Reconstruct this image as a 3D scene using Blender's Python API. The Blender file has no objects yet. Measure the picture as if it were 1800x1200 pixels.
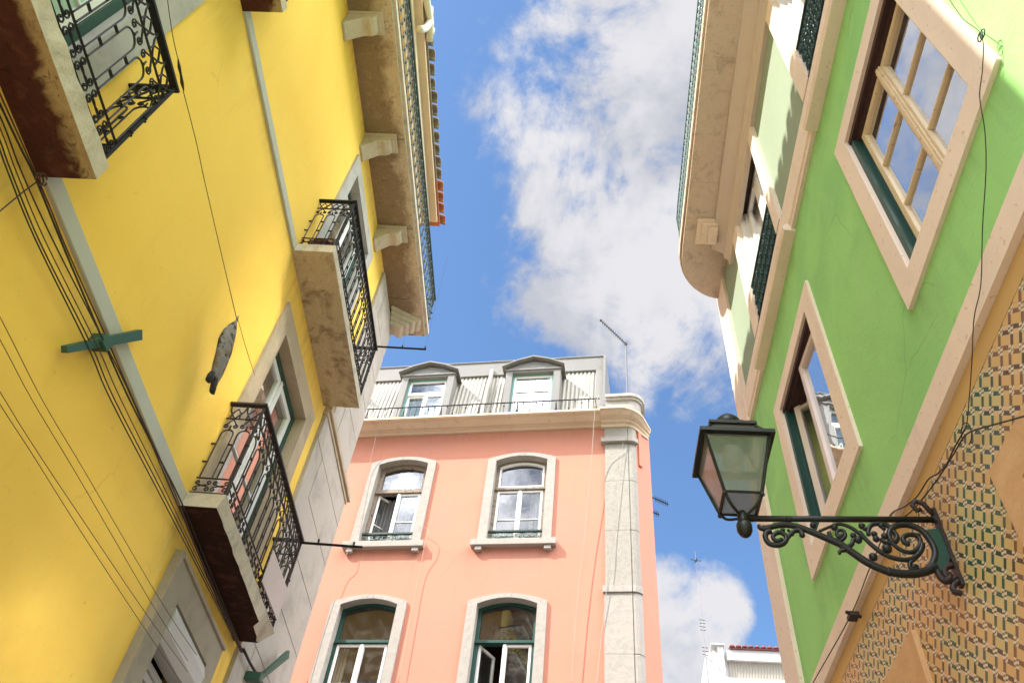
import bpy, bmesh, math, random
from math import sin, cos, pi, radians, sqrt
from mathutils import Vector, Matrix, noise
from mathutils.geometry import tessellate_polygon
random.seed(7)
S = bpy.context.scene
COL = S.collection
V = Vector

# ---------------------------------------------------------------- camera
F, PITCH, ROLL, EYE = 1422.0, 0.869934, 0.134933, 1.6
FW = V((0, cos(PITCH), sin(PITCH))); R0 = V((1, 0, 0)); U0 = R0.cross(FW)
CR = R0 * cos(ROLL) + U0 * sin(ROLL); CU = -R0 * sin(ROLL) + U0 * cos(ROLL)
cd = bpy.data.cameras.new('camera'); cam = bpy.data.objects.new('camera', cd); COL.objects.link(cam)
cd.sensor_width = 36.0; cd.lens = 36.0 * F / 1800.0; cd.clip_start = 0.05; cd.clip_end = 2000
M = Matrix.Identity(4)
for i in range(3):
    M[i][0], M[i][1], M[i][2] = CR[i], CU[i], -FW[i]
M[2][3] = EYE
cam.matrix_world = M
S.camera = cam
S.cycles.sample_clamp_indirect = 0.0
S.cycles.blur_glossy = 0.0
def ray(x, y): return CR * ((x - 900) / F) + CU * ((600 - y) / F) + FW

# ---------------------------------------------------------------- sun, sky, exposure
SUN_H = V((-0.958, -0.287)).normalized(); SUN_E = radians(47.8)
S.view_settings.view_transform = 'Standard'; S.view_settings.look = 'None'
S.view_settings.exposure = 2.3; S.view_settings.gamma = 1.0
sl = bpy.data.lights.new('sun', 'SUN'); so = bpy.data.objects.new('sun', sl); COL.objects.link(so)
sl.energy = 2.0; sl.angle = radians(0.5); sl.color = (1.0, 0.94, 0.85)
sd = V((SUN_H.x * cos(SUN_E), SUN_H.y * cos(SUN_E), sin(SUN_E)))
so.rotation_euler = (-sd).to_track_quat('-Z', 'Y').to_euler()
so.location = (0, 0, 60)

class X:
    """tiny expression builder that writes Math nodes"""
    nt = None
    def __init__(s, sock): s.s = sock
    @staticmethod
    def op(o, *a, clamp=False):
        n = X.nt.nodes.new('ShaderNodeMath'); n.operation = o; n.use_clamp = clamp
        for i, v in enumerate(a):
            if isinstance(v, X): X.nt.links.new(v.s, n.inputs[i])
            else: n.inputs[i].default_value = v
        return X(n.outputs[0])
    def __add__(a, b): return X.op('ADD', a, b)
    __radd__ = __add__
    def __sub__(a, b): return X.op('SUBTRACT', a, b)
    def __rsub__(a, b): return X.op('SUBTRACT', b, a)
    def __mul__(a, b): return X.op('MULTIPLY', a, b)
    __rmul__ = __mul__
    def __truediv__(a, b): return X.op('DIVIDE', a, b)
    def floor(a): return X.op('FLOOR', a)
    def frac(a): return X.op('FRACT', a)
    def abs(a): return X.op('ABSOLUTE', a)
    def gt(a, b): return X.op('GREATER_THAN', a, b)
    def lt(a, b): return X.op('LESS_THAN', a, b)
    def sat(a): return X.op('ADD', a, 0.0, clamp=True)
    def mx(a, b): return X.op('MAXIMUM', a, b)
def between(x, a, b): return x.gt(a) * x.lt(b)
def smooth(x, a, b):
    n = X.nt.nodes.new('ShaderNodeMapRange'); n.interpolation_type = 'SMOOTHSTEP'
    X.nt.links.new(x.s, n.inputs[0])
    n.inputs[1].default_value = a; n.inputs[2].default_value = b
    return X(n.outputs[0])
def noise_n(vec, scale, detail=4, rough=0.55, dist=0.0, out=0):
    n = X.nt.nodes.new('ShaderNodeTexNoise'); n.inputs['Scale'].default_value = scale
    n.inputs['Detail'].default_value = detail; n.inputs['Roughness'].default_value = rough
    n.inputs['Distortion'].default_value = dist
    if vec is not None: X.nt.links.new(vec, n.inputs['Vector'])
    return X(n.outputs[0])
def mixc(fac, a, b, mode='MIX'):
    n = X.nt.nodes.new('ShaderNodeMix'); n.data_type = 'RGBA'; n.blend_type = mode
    if isinstance(fac, X): X.nt.links.new(fac.s, n.inputs[0])
    else: n.inputs[0].default_value = fac
    for v, i in ((a, 6), (b, 7)):
        if isinstance(v, (tuple, list)): n.inputs[i].default_value = (*v[:3], 1)
        else: X.nt.links.new(v, n.inputs[i])
    return n.outputs[2]
def vscale(vec, sc):
    n = X.nt.nodes.new('ShaderNodeVectorMath'); n.operation = 'MULTIPLY'
    X.nt.links.new(vec, n.inputs[0]); n.inputs[1].default_value = sc
    return n.outputs[0]
def vdot(vec, d):
    n = X.nt.nodes.new('ShaderNodeVectorMath'); n.operation = 'DOT_PRODUCT'
    X.nt.links.new(vec, n.inputs[0]); n.inputs[1].default_value = d
    return X(n.outputs[1])

def build_world():
    w = bpy.data.worlds.new('World'); S.world = w; w.use_nodes = True
    nt = w.node_tree; X.nt = nt; nt.nodes.clear()
    sky = nt.nodes.new('ShaderNodeTexSky'); sky.sky_type = 'NISHITA'; sky.sun_disc = False
    sky.sun_elevation = SUN_E; sky.sun_rotation = math.atan2(SUN_H.x, SUN_H.y)
    sky.air_density = 1.0; sky.dust_density = 0.6; sky.ozone_density = 1.6
    geo = nt.nodes.new('ShaderNodeTexCoord')
    d = geo.outputs['Generated']
    blobs = [((1120, 330), 13.5, 1.0), ((970, 345), 5.6, .8), ((985, 470), 6.5, .9), ((1120, 560), 6.5, .85),
             ((1085, 90), 4.2, .72), ((1180, 120), 8.0, 1.0), ((1260, 420), 9.0, .9), ((885, 320), 3.2, .5),
             ((1330, 250), 12, .9), ((1235, 620), 5.0, .62), ((1150, 650), 3.2, .45), ((1180, 1150), 4.6, .95), ((1235, 1075), 3.2, .72),
             ((1175, 1030), 2.6, .66), ((1285, 1070), 1.8, .5), ((1215, 1010), 1.6, .45), ((790, 265), 2.4, .42), ((1450, 80), 16, .8),
             ((300, 300), 14, .8), ((-400, -300), 25, .8), ((900, -900), 16, .7)]
    m = None
    for (px, py), rdeg, amp in blobs:
        c = ray(px, py).normalized()
        g = smooth(vdot(d, c), cos(radians(rdeg * 1.25)), cos(radians(rdeg * .25))) * amp
        m = g if m is None else m.mx(g)
    # unseen cloud banks added outside the view as fill light, clear round the sun
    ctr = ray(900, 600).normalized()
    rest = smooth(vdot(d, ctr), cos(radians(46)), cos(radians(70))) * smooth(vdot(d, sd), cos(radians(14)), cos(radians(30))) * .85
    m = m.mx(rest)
    n1 = noise_n(d, 5.5, 9, .62, .35)
    n2 = noise_n(vscale(d, (1, 1, 1.2)), 15, 6, .6, .2)
    n3 = noise_n(vscale(d, (1, .9, 1.1)), 34, 6, .62, .4)
    dens = m * 1.08 + (n1 - 0.5) * 3.0 + (n2 - 0.5) * 1.0 + (n3 - 0.5) * .45
    cov = smooth(dens, .36, 1.02) * .96
    shade = noise_n(vscale(d, (1.3, 1, .8)), 4.2, 5, .55, .3)
    shd = smooth(shade + (dens - .8) * .22, .36, .66)
    cloud = mixc(shd, (.50, .51, .56), (.74, .73, .75))
    bg1 = nt.nodes.new('ShaderNodeBackground'); bg1.inputs[1].default_value = 0.05
    skyc = mixc(1.0, sky.outputs[0], (.80, .98, 1.11), 'MULTIPLY')
    nt.links.new(skyc, bg1.inputs[0])
    bg2 = nt.nodes.new('ShaderNodeBackground'); zen_fill = smooth(vdot(d, V((.42, -.12, .90)).normalized()), cos(radians(46)), cos(radians(15))).mx(smooth(vdot(d, V((-.36, -.14, .92)).normalized()), cos(radians(46)), cos(radians(15))))   # unseen extra-bright cloud patches added near the zenith to light the shaded walls
    nt.links.new((rest * (1.8 * CLOUD) + rest * zen_fill * (34 * CLOUD) + CLOUD).s, bg2.inputs[1])
    nt.links.new(cloud, bg2.inputs[0])
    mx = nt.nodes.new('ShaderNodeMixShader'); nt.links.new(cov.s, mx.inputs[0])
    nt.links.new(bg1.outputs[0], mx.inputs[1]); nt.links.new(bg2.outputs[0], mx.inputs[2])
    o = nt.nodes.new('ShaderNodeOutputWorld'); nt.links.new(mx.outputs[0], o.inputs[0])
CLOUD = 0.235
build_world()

# ---------------------------------------------------------------- materials
def srgb(r, g, b):
    f = lambda c: (c / 255 / 12.92) if c / 255 <= .04045 else ((c / 255 + .055) / 1.055) ** 2.4
    return (f(r), f(g), f(b))
def new_mat(name):
    m = bpy.data.materials.new(name); m.use_nodes = True; nt = m.node_tree; X.nt = nt
    p = nt.nodes['Principled BSDF']
    g = nt.nodes.new('ShaderNodeNewGeometry')
    return m, nt, p, g.outputs['Position']
def bump(nt, p, h, strength=.3, dist=.01):
    b = nt.nodes.new('ShaderNodeBump'); b.inputs['Strength'].default_value = strength; b.inputs['Distance'].default_value = dist
    nt.links.new(h.s, b.inputs['Height']); nt.links.new(b.outputs[0], p.inputs['Normal'])
def mul(c, k): return tuple(min(1, x * k) for x in c)
def plaster(name, col, dirt=(.25, .2, .13), amt=.25, bs=.25, rough=.85, patch=.12, streak=.2):
    m, nt, p, pos = new_mat(name)
    a = noise_n(pos, .8, 5, .6, .3); b = noise_n(pos, 9, 5, .6); c = noise_n(vscale(pos, (5, 5, .35)), 1.2, 5, .6, .2)
    c1 = mixc(smooth(a, .35, .7) * patch, col, mul(col, .72))
    c2 = mixc(smooth(c, .55, .8) * streak, c1, dirt)
    c3 = mixc(smooth(b, .58, .75) * amt * .6, c2, mul(col, .8))
    nt.links.new(c3, p.inputs['Base Color'])
    p.inputs['Roughness'].default_value = rough; p.inputs['Specular IOR Level'].default_value = .2
    h = noise_n(pos, 45, 6, .65) + noise_n(pos, 7, 4, .6) * 1.5
    bump(nt, p, h, bs, .006)
    return m
def stone(name, col, dark, scale=4, amt=.6, bs=.5, pit=.3, rough=.85):
    m, nt, p, pos = new_mat(name)
    a = noise_n(pos, scale, 7, .65, .5); b = noise_n(pos, scale * 6, 5, .6)
    c1 = mixc(smooth(a, .42, .72) * amt, col, dark)
    c2 = mixc(smooth(b, .6, .72) * pit, c1, mul(dark, .55))
    nt.links.new(c2, p.inputs['Base Color'])
    p.inputs['Roughness'].default_value = rough; p.inputs['Specular IOR Level'].default_value = .25
    bump(nt, p, noise_n(pos, scale * 10, 6, .7) + a * 1.5, bs, .008)
    return m
def paint(name, col, rough=.45, chips=None, camt=.0, bs=.1):
    m, nt, p, pos = new_mat(name)
    a = noise_n(pos, 14, 6, .65, .4)
    c = mixc(smooth(noise_n(pos, 3, 4), .4, .7) * .25, col, mul(col, .75))
    if chips: c = mixc(smooth(a, .62 - camt, .68 - camt), c, chips)
    nt.links.new(c, p.inputs['Base Color']); p.inputs['Roughness'].default_value = rough
    p.inputs['Specular IOR Level'].default_value = .35
    bump(nt, p, noise_n(pos, 60, 5, .6) + a, bs, .004)
    return m
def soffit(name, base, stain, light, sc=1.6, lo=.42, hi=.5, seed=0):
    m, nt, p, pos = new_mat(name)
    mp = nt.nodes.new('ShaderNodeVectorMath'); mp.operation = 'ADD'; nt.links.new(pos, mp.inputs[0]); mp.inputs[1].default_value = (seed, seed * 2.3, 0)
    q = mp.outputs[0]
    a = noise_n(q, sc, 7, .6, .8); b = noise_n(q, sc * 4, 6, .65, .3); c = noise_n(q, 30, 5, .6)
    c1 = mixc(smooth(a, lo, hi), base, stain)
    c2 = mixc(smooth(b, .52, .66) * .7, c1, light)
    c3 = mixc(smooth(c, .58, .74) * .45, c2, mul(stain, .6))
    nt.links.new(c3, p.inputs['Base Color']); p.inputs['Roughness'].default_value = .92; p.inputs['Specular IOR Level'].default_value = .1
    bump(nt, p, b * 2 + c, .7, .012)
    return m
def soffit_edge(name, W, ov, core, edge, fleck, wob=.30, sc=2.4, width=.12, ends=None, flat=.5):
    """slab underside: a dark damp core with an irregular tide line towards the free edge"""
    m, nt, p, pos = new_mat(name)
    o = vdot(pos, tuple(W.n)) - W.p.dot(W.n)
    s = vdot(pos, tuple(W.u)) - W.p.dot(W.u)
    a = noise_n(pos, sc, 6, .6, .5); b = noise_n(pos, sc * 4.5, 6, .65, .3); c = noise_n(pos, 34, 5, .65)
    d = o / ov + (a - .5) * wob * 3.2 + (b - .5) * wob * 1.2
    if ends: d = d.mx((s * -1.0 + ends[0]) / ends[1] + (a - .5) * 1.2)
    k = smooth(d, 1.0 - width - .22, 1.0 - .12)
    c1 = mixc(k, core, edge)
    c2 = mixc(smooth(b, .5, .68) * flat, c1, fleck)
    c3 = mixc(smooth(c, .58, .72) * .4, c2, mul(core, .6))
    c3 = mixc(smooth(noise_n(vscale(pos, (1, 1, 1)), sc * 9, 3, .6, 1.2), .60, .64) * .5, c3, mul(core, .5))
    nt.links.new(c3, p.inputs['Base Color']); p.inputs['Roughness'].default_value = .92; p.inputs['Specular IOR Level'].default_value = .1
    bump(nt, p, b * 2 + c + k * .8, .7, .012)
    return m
def simple(name, col, rough=.6, metal=0, spec=.4):
    m, nt, p, pos = new_mat(name)
    c = mixc(smooth(noise_n(pos, 12, 5), .4, .7) * .35, col, mul(col, .65))
    nt.links.new(c, p.inputs['Base Color']); p.inputs['Roughness'].default_value = rough
    p.inputs['Metallic'].default_value = metal; p.inputs['Specular IOR Level'].default_value = spec
    return m
def glass(name, tint=(.8, .85, .85), refl=.16, wob=.02, film=.03, rough=.015):
    m = bpy.data.materials.new(name); m.use_nodes = True; nt = m.node_tree; X.nt = nt; nt.nodes.clear()
    g = nt.nodes.new('ShaderNodeNewGeometry'); pos = g.outputs['Position']
    dt = nt.nodes.new('ShaderNodeVectorMath'); dt.operation = 'DOT_PRODUCT'; nt.links.new(g.outputs['Incoming'], dt.inputs[0]); nt.links.new(g.outputs['Normal'], dt.inputs[1])
    fr = X.op('POWER', 1.0 - X(dt.outputs['Value']).abs(), 5.0) * .96 + .04
    gl = nt.nodes.new('ShaderNodeBsdfGlossy'); gl.inputs['Roughness'].default_value = rough; gl.inputs['Color'].default_value = (.95, .97, 1, 1)
    b = nt.nodes.new('ShaderNodeBump'); b.inputs['Strength'].default_value = wob; b.inputs['Distance'].default_value = .05
    nt.links.new(noise_n(pos, 3.0, 2, .5).s, b.inputs['Height']); nt.links.new(b.outputs[0], gl.inputs['Normal'])
    tr = nt.nodes.new('ShaderNodeBsdfTransparent'); tr.inputs[0].default_value = (*tint, 1)
    f = (fr * 1.7 + refl).sat()
    mx = nt.nodes.new('ShaderNodeMixShader'); nt.links.new(f.s, mx.inputs[0]); nt.links.new(tr.outputs[0], mx.inputs[1]); nt.links.new(gl.outputs[0], mx.inputs[2])
    # thin film of dust
    df = nt.nodes.new('ShaderNodeBsdfDiffuse'); df.inputs[0].default_value = (.45, .44, .41, 1)
    if film > .2:
        t2 = nt.nodes.new('ShaderNodeBsdfTranslucent'); t2.inputs[0].default_value = (.40, .40, .37, 1); df0 = df; df0.inputs[0].default_value = (.30, .30, .28, 1)
        df = nt.nodes.new('ShaderNodeMixShader'); df.inputs[0].default_value = .6; nt.links.new(df0.outputs[0], df.inputs[1]); nt.links.new(t2.outputs[0], df.inputs[2])
    m2 = nt.nodes.new('ShaderNodeMixShader'); nt.links.new((smooth(noise_n(pos, 5, 6, .65), .4, .8) * .13 + film).s, m2.inputs[0])
    nt.links.new(mx.outputs[0], m2.inputs[1]); nt.links.new(df.outputs[0], m2.inputs[2])
    o = nt.nodes.new('ShaderNodeOutputMaterial'); nt.links.new(m2.outputs[0], o.inputs[0])
    return m

YEL = plaster('yellow_plaster', (.89, .595, .112), dirt=(.72, .40, .06), amt=.2, bs=.22, patch=.12, streak=.22)
def mottle(m, col, sc, lo, hi, k):
    nt = m.node_tree; X.nt = nt; p = nt.nodes['Principled BSDF']
    pos = [n for n in nt.nodes if n.type == 'NEW_GEOMETRY'][0].outputs['Position']
    l = p.inputs['Base Color'].links[0]; src = l.from_socket
    nt.links.new(mixc(smooth(noise_n(pos, sc, 6, .55, .6), lo, hi) * k, src, col), p.inputs['Base Color'])
mottle(YEL, (.78, .44, .055), .35, .4, .75, .5); mottle(YEL, (.82, .60, .16), .6, .5, .75, .35)
PINK = plaster('pink_plaster', (.55, .235, .158), dirt=(.44, .19, .14), amt=.2, bs=.25, patch=.2, streak=.4)
GREEN = plaster('green_plaster', (.33, .665, .215), dirt=(.24, .42, .15), amt=.3, bs=.4, patch=.3, streak=.25)
MINT = plaster('mint_plaster', (.29, .36, .255), dirt=(.25, .31, .22), amt=.2, bs=.3, patch=.2, streak=.15)
BEIGE = plaster('beige_trim_paint', (.82, .69, .56), dirt=(.42, .30, .22), amt=.3, bs=.25, patch=.2, streak=.25)
GREYBAND = plaster('grey_band_paint', (.46, .46, .40), dirt=(.36, .35, .3), amt=.2, bs=.15, patch=.25, streak=.2)
CREAM = plaster('cream_cornice_paint', (.64, .50, .36), dirt=(.30, .22, .16), amt=.3, bs=.25, patch=.3, streak=.45)
WHITEWASH = plaster('white_render', (.60, .59, .57), dirt=(.5, .48, .45), amt=.2, bs=.2, patch=.25, streak=.25)
GREYREND = plaster('grey_zinc_paint', (.215, .21, .195), dirt=(.15, .145, .135), amt=.3, bs=.1, patch=.3, streak=.4, rough=.6)
QUOIN = stone('grey_limestone_quoin', (.44, .39, .33), (.29, .26, .22), 2.2, .7, .5, .25)
SURR = stone('tan_stone_surround', (.44, .35, .24), (.28, .23, .17), 3, .6, .4, .25)
SURRG = stone('grey_stone_surround', (.42, .40, .36), (.28, .27, .24), 3, .6, .4, .25)
LIME = stone('pale_limestone', (.37, .34, .30), (.27, .25, .22), 9, .5, .8, .5)
ROUGHSTONE = stone('pitted_limestone', (.345, .32, .275), (.25, .23, .20), 12, .65, 1.0, .7)
ORSTONE = stone('ochre_stone', (.62, .38, .19), (.72, .50, .28), 3, .7, .4, .25)
CONC = stone('weathered_concrete_edge', (.54, .48, .37), (.30, .26, .19), 6, .7, .8, .5)
CORBEL = stone('carved_corbel_stone', (.52, .45, .34), (.32, .27, .2), 5, .6, .5, .3)
SOF_RUST = soffit('rust_stained_soffit', (.34, .26, .14), (.075, .028, .018), (.42, .33, .18), 1.9, .36, .43, 1.3)
SOF_DARK = soffit('dark_rust_soffit', (.34, .23, .12), (.035, .016, .013), (.12, .05, .032), 1.3, .30, .42, 4.1)
SOF_TAN = soffit('mouldy_tan_soffit', (.50, .41, .28), (.27, .20, .13), (.58, .48, .35), 3.2, .48, .66, 2.2)
SOF_BRN = soffit('brown_stained_soffit', (.44, .35, .245), (.25, .19, .125), (.54, .45, .33), 1.4, .43, .5, 7.7)
SOF_PALE = soffit('pale_stone_soffit', (.60, .50, .39), (.42, .34, .26), (.66, .56, .45), 5, .5, .7, 3.3)
IRON = paint('black_iron', (.011, .010, .0095), .6, (.055, .03, .018), -.02)
SHOPST = stone('dark_olive_stone_surround', (.33, .29, .215), (.20, .18, .135), 3, .6, .4, .25)
IRONB = paint('brown_iron', (.030, .020, .016), .55, (.07, .032, .02), .02)
IRONG = paint('dark_green_iron', (.022, .045, .036), .5, (.05, .06, .05), .0)
LAMPG = paint('dark_lamp_paint', (.013, .016, .013), .42, (.026, .022, .016), .02)
LAMPT = paint('verdigris_lamp_paint', (.014, .060, .038), .45, (.03, .035, .028), .06)
GPAINT = paint('dark_green_joinery', (.018, .065, .050), .4, (.045, .06, .05), -.02)
BROWNJ = paint('dark_brown_joinery', (.045, .020, .016), .5, (.02, .012, .01), .02)
WPAINT = paint('white_joinery', (.78, .77, .74), .4, (.55, .52, .46), -.06)
CRPAINT = paint('flaking_cream_joinery', (.66, .52, .32), .55, (.40, .26, .13), .02, .25)
OLDWOOD = paint('weathered_brown_joinery', (.25, .20, .15), .7, (.10, .08, .065), .06, .3)
TEAL = paint('teal_joinery', (.13, .32, .27), .45)
PVC = paint('white_pipe', (.62, .58, .50), .45)
GREYPL = paint('shutter_box_grey', (.50, .50, .47), .5)
SLAT = paint('roller_slat_grey', (.42, .40, .36), .5, (.34, .32, .28), -.02)
CORR = paint('corrugated_cream_sheet', (.33, .31, .255), .5, (.27, .25, .21), -.05)
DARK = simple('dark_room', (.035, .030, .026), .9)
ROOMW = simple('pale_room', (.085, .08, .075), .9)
CURTT = simple('pale_teal_curtain', (.10, .135, .13), .9)
CURT = simple('lace_curtain', (.155, .155, .15), .9)
CABLE = simple('black_cable', (.03, .022, .018), .6)
CABLEB = simple('brown_cable', (.09, .045, .02), .6)
ROPE = simple('pale_rope', (.36, .29, .22), .9)
ROPEP = simple('faded_pink_rope', (.55, .33, .22), .9)
STEEL = simple('galvanised_steel', (.07, .072, .078), .6, .2)
MAROON = stone('maroon_roof_tile', (.20, .065, .055), (.12, .045, .04), 4, .6, .4, .3)
REDRAIL = simple('maroon_fascia', (.16, .05, .05), .6)
TERRA = stone('terracotta_tile', (.42, .15, .07), (.28, .11, .06), 4, .6, .4, .3)
OLDTILE = stone('lichen_roof_tile', (.26, .20, .14), (.12, .10, .08), 5, .7, .7, .5)
POT = stone('red_clay_pot', (.20, .05, .035), (.10, .03, .025), 7, .6, .3, .5)
BOARD = stone('dusty_white_board', (.52, .44, .40), (.42, .36, .34), 2.5, .6, .1, .1, .5)
GLASS = glass('window_glass', (.86, .89, .88), .03)
GLASSB = glass('bright_window_glass', (.72, .76, .76), .30)
GLASSU = glass('upper_window_glass', (.60, .64, .64), .78, .03, .02, .15)
GLASST = glass('tinted_window_glass', (.62, .76, .73), .10)
LGLASS = glass('lantern_glass', (.80, .80, .77), .03, .06, .58)
def make_news():
    m, nt, p, pos = new_mat('printed_newspaper')
    w = nt.nodes.new('ShaderNodeTexWave'); w.inputs['Scale'].default_value = 22; w.inputs['Distortion'].default_value = 3; w.bands_direction = 'Z'
    nt.links.new(pos, w.inputs[0])
    a = noise_n(pos, 26, 5, .7); b = noise_n(pos, 8, 3, .5)
    c = mixc(smooth(X(w.outputs[1]) * .5 + a * .7, .48, .62) * .9, (.36, .33, .29), (.02, .019, .022))
    c = mixc(smooth(b, .52, .56) * .85, c, (.17, .10, .055))
    c = mixc(smooth(noise_n(pos, 11, 3, .6), .56, .60) * .9, c, (.015, .015, .018))
    nt.links.new(c, p.inputs['Base Color']); p.inputs['Roughness'].default_value = .8
    return m
NEWS = make_news()
def make_cobble():
    m, nt, p, pos = new_mat('worn_cobbles')
    v = nt.nodes.new('ShaderNodeTexVoronoi'); v.inputs['Scale'].default_value = 9; nt.links.new(pos, v.inputs['Vector'])
    d = X(v.outputs['Distance'])
    c = mixc(smooth(d, .35, .6), (.34, .32, .29), (.12, .11, .10))
    nt.links.new(c, p.inputs['Base Color']); p.inputs['Roughness'].default_value = .7
    bump(nt, p, 1.0 - d, .6, .02)
    return m
COBBLE = make_cobble()

mottle(BEIGE, (.40, .29, .20), 26, .63, .68, .55); mottle(BEIGE, (.72, .60, .49), 1.3, .45, .65, .5)
mottle(GREEN, (.24, .53, .18), .9, .45, .62, .55); mottle(GREEN, (.36, .62, .24), 2.2, .55, .72, .4); mottle(PINK, (.50, .225, .165), .7, .45, .65, .6)
mottle(YEL, (.60, .38, .07), 22, .66, .72, .35)
# ---------------------------------------------------------------- walls as coordinate frames
class Wall:
    def __init__(s, p0, u, n):
        s.p = V((p0[0], p0[1], 0)); s.u = V(u).normalized(); s.n = V(n).normalized()
    def P(s, a, o, z): return s.p + s.u * a + s.n * o + V((0, 0, z))
    def sz(s, x, y, o=0.0):
        """the point of this wall (pushed out by o) seen at a place of the photograph"""
        d = ray(x, y); q0 = s.p + s.n * o
        t = (q0 - V((0, 0, EYE))).dot(s.n) / d.dot(s.n)
        q = V((0, 0, EYE)) + d * t - s.p
        return q.dot(s.u), q.z
AY, AG, AP = .102813, .137801, -.251358
WY = Wall((-3, 0), (sin(AY), cos(AY), 0), (cos(AY), -sin(AY), 0))
WG = Wall((1.9, 0), (sin(AG), cos(AG), 0), (-cos(AG), sin(AG), 0))
WP = Wall((0, 14), (cos(AP), sin(AP), 0), (sin(AP), -cos(AP), 0))

# ---------------------------------------------------------------- mesh builder
class MB:
    def __init__(s): s.v = []; s.f = []; s.mi = []; s.m = 0; s.sm = []; s.smooth = False
    def add(s, vs, fs):
        b = len(s.v); s.v += [V(x) for x in vs]
        for f in fs: s.f.append([b + i for i in f]); s.mi.append(s.m); s.sm.append(s.smooth)
        return s
    def hexa(s, c):   # 8 corners: bottom 4 then top 4
        return s.add(c, [(0, 3, 2, 1), (4, 5, 6, 7), (0, 1, 5, 4), (1, 2, 6, 5), (2, 3, 7, 6), (3, 0, 4, 7)])
    def box(s, W, s0, s1, o0, o1, z0, z1):
        return s.hexa([W.P(s0, o0, z0), W.P(s1, o0, z0), W.P(s1, o1, z0), W.P(s0, o1, z0),
                       W.P(s0, o0, z1), W.P(s1, o0, z1), W.P(s1, o1, z1), W.P(s0, o1, z1)])
    def quad(s, a, b, c, d): return s.add([a, b, c, d], [(0, 1, 2, 3)])
    def plate(s, W, outer, holes, o0, o1, back=True, inner=True):
        """flat plate with holes in the plane of a wall, from depth o0 to o1"""
        loops = [outer] + list(holes)
        tri = tessellate_polygon([[V((a, b, 0)) for a, b in l] for l in loops])
        pts = [p for l in loops for p in l]
        s.add([W.P(a, o1, b) for a, b in pts], [tuple(t) for t in tri])
        if back: s.add([W.P(a, o0, b) for a, b in pts], [tuple(t)[::-1] for t in tri])
        for k, l in enumerate(loops):
            if k and not inner: continue
            n = len(l)
            s.add([W.P(a, o0, b) for a, b in l] + [W.P(a, o1, b) for a, b in l], [(i, (i + 1) % n, n + (i + 1) % n, n + i) for i in range(n)])
        return s
    def tube(s, pts, r, n=5, caps=True):
        pts = [V(p) for p in pts]; N = len(pts)
        if N < 2: return s
        rs = r if isinstance(r, (list, tuple)) else [r] * N
        t0 = (pts[1] - pts[0]).normalized(); a = t0.orthogonal().normalized(); b = len(s.v); prev = t0
        for i, p in enumerate(pts):
            t = (pts[min(i + 1, N - 1)] - pts[max(i - 1, 0)])
            t = t.normalized() if t.length > 1e-9 else prev
            a = (a - t * a.dot(t)); a = a.normalized() if a.length > 1e-6 else t.orthogonal().normalized()
            c = t.cross(a); prev = t
            for k in range(n):
                w = 2 * pi * k / n + pi / n
                s.v.append(p + (a * cos(w) + c * sin(w)) * rs[i])
        def af(f): s.f.append(f); s.mi.append(s.m); s.sm.append(s.smooth)
        for i in range(N - 1):
            for k in range(n):
                af([b + i * n + k, b + i * n + (k + 1) % n, b + (i + 1) * n + (k + 1) % n, b + (i + 1) * n + k])
        if caps: af([b + k for k in range(n)][::-1]); af([b + (N - 1) * n + k for k in range(n)])
        return s
    def blob(s, c, rx, ry=None, rz=None, ax=None, n=8, m=6):
        ry = ry or rx; rz = rz or rx
        A = ax or (V((1, 0, 0)), V((0, 1, 0)), V((0, 0, 1)))
        vs = []; fs = []
        for i in range(m + 1):
            t = pi * i / m
            for k in range(n):
                w = 2 * pi * k / n
                vs.append(V(c) + A[0] * (rx * sin(t) * cos(w)) + A[1] * (ry * sin(t) * sin(w)) + A[2] * (rz * cos(t)))
        for i in range(m):
            for k in range(n): fs.append((i * n + k, i * n + (k + 1) % n, (i + 1) * n + (k + 1) % n, (i + 1) * n + k))
        return s.add(vs, fs)
    def lathe(s, c, prof, n=20, ax=V((0, 0, 1))):
        a = ax.orthogonal().normalized(); b = ax.cross(a); vs = []; fs = []
        for r, h in prof:
            for k in range(n):
                w = 2 * pi * k / n; vs.append(V(c) + ax * h + (a * cos(w) + b * sin(w)) * r)
        for i in range(len(prof) - 1):
            for k in range(n): fs.append((i * n + k, i * n + (k + 1) % n, (i + 1) * n + (k + 1) % n, (i + 1) * n + k))
        return s.add(vs, fs)
    def sweep(s, stations):
        """list of equal-length cross-section loops -> skin with caps"""
        n = len(stations[0]); vs = [p for st in stations for p in st]; fs = []
        for i in range(len(stations) - 1):
            for k in range(n): fs.append((i * n + k, i * n + (k + 1) % n, (i + 1) * n + (k + 1) % n, (i + 1) * n + k))
        fs.append(tuple(range(n))[::-1]); fs.append(tuple(range((len(stations) - 1) * n, len(stations) * n)))
        return s.add(vs, fs)
    def build(s, name, mats, parent=None, bevel=0, label=None):
        mats = mats if isinstance(mats, (list, tuple)) else [mats]
        me = bpy.data.meshes.new(name)
        org = V((0, 0, 0))
        top = parent
        while top is not None: org += top.location; top = top.parent
        if parent is None:
            lo = [min(v[i] for v in s.v) for i in range(3)]; hi = [max(v[i] for v in s.v) for i in range(3)]
            org = V(((lo[0] + hi[0]) / 2, (lo[1] + hi[1]) / 2, lo[2]))
        me.from_pydata([v - org for v in s.v], [], s.f); me.update()
        for m in mats: me.materials.append(m)
        for i, p in enumerate(me.polygons): p.material_index = s.mi[i]; p.use_smooth = s.sm[i]
        bm = bmesh.new(); bm.from_mesh(me); bmesh.ops.recalc_face_normals(bm, faces=bm.faces); bm.to_mesh(me); bm.free()
        o = bpy.data.objects.new(name, me); COL.objects.link(o)
        if parent is None: o.location = org
        else: o.parent = parent
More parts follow.
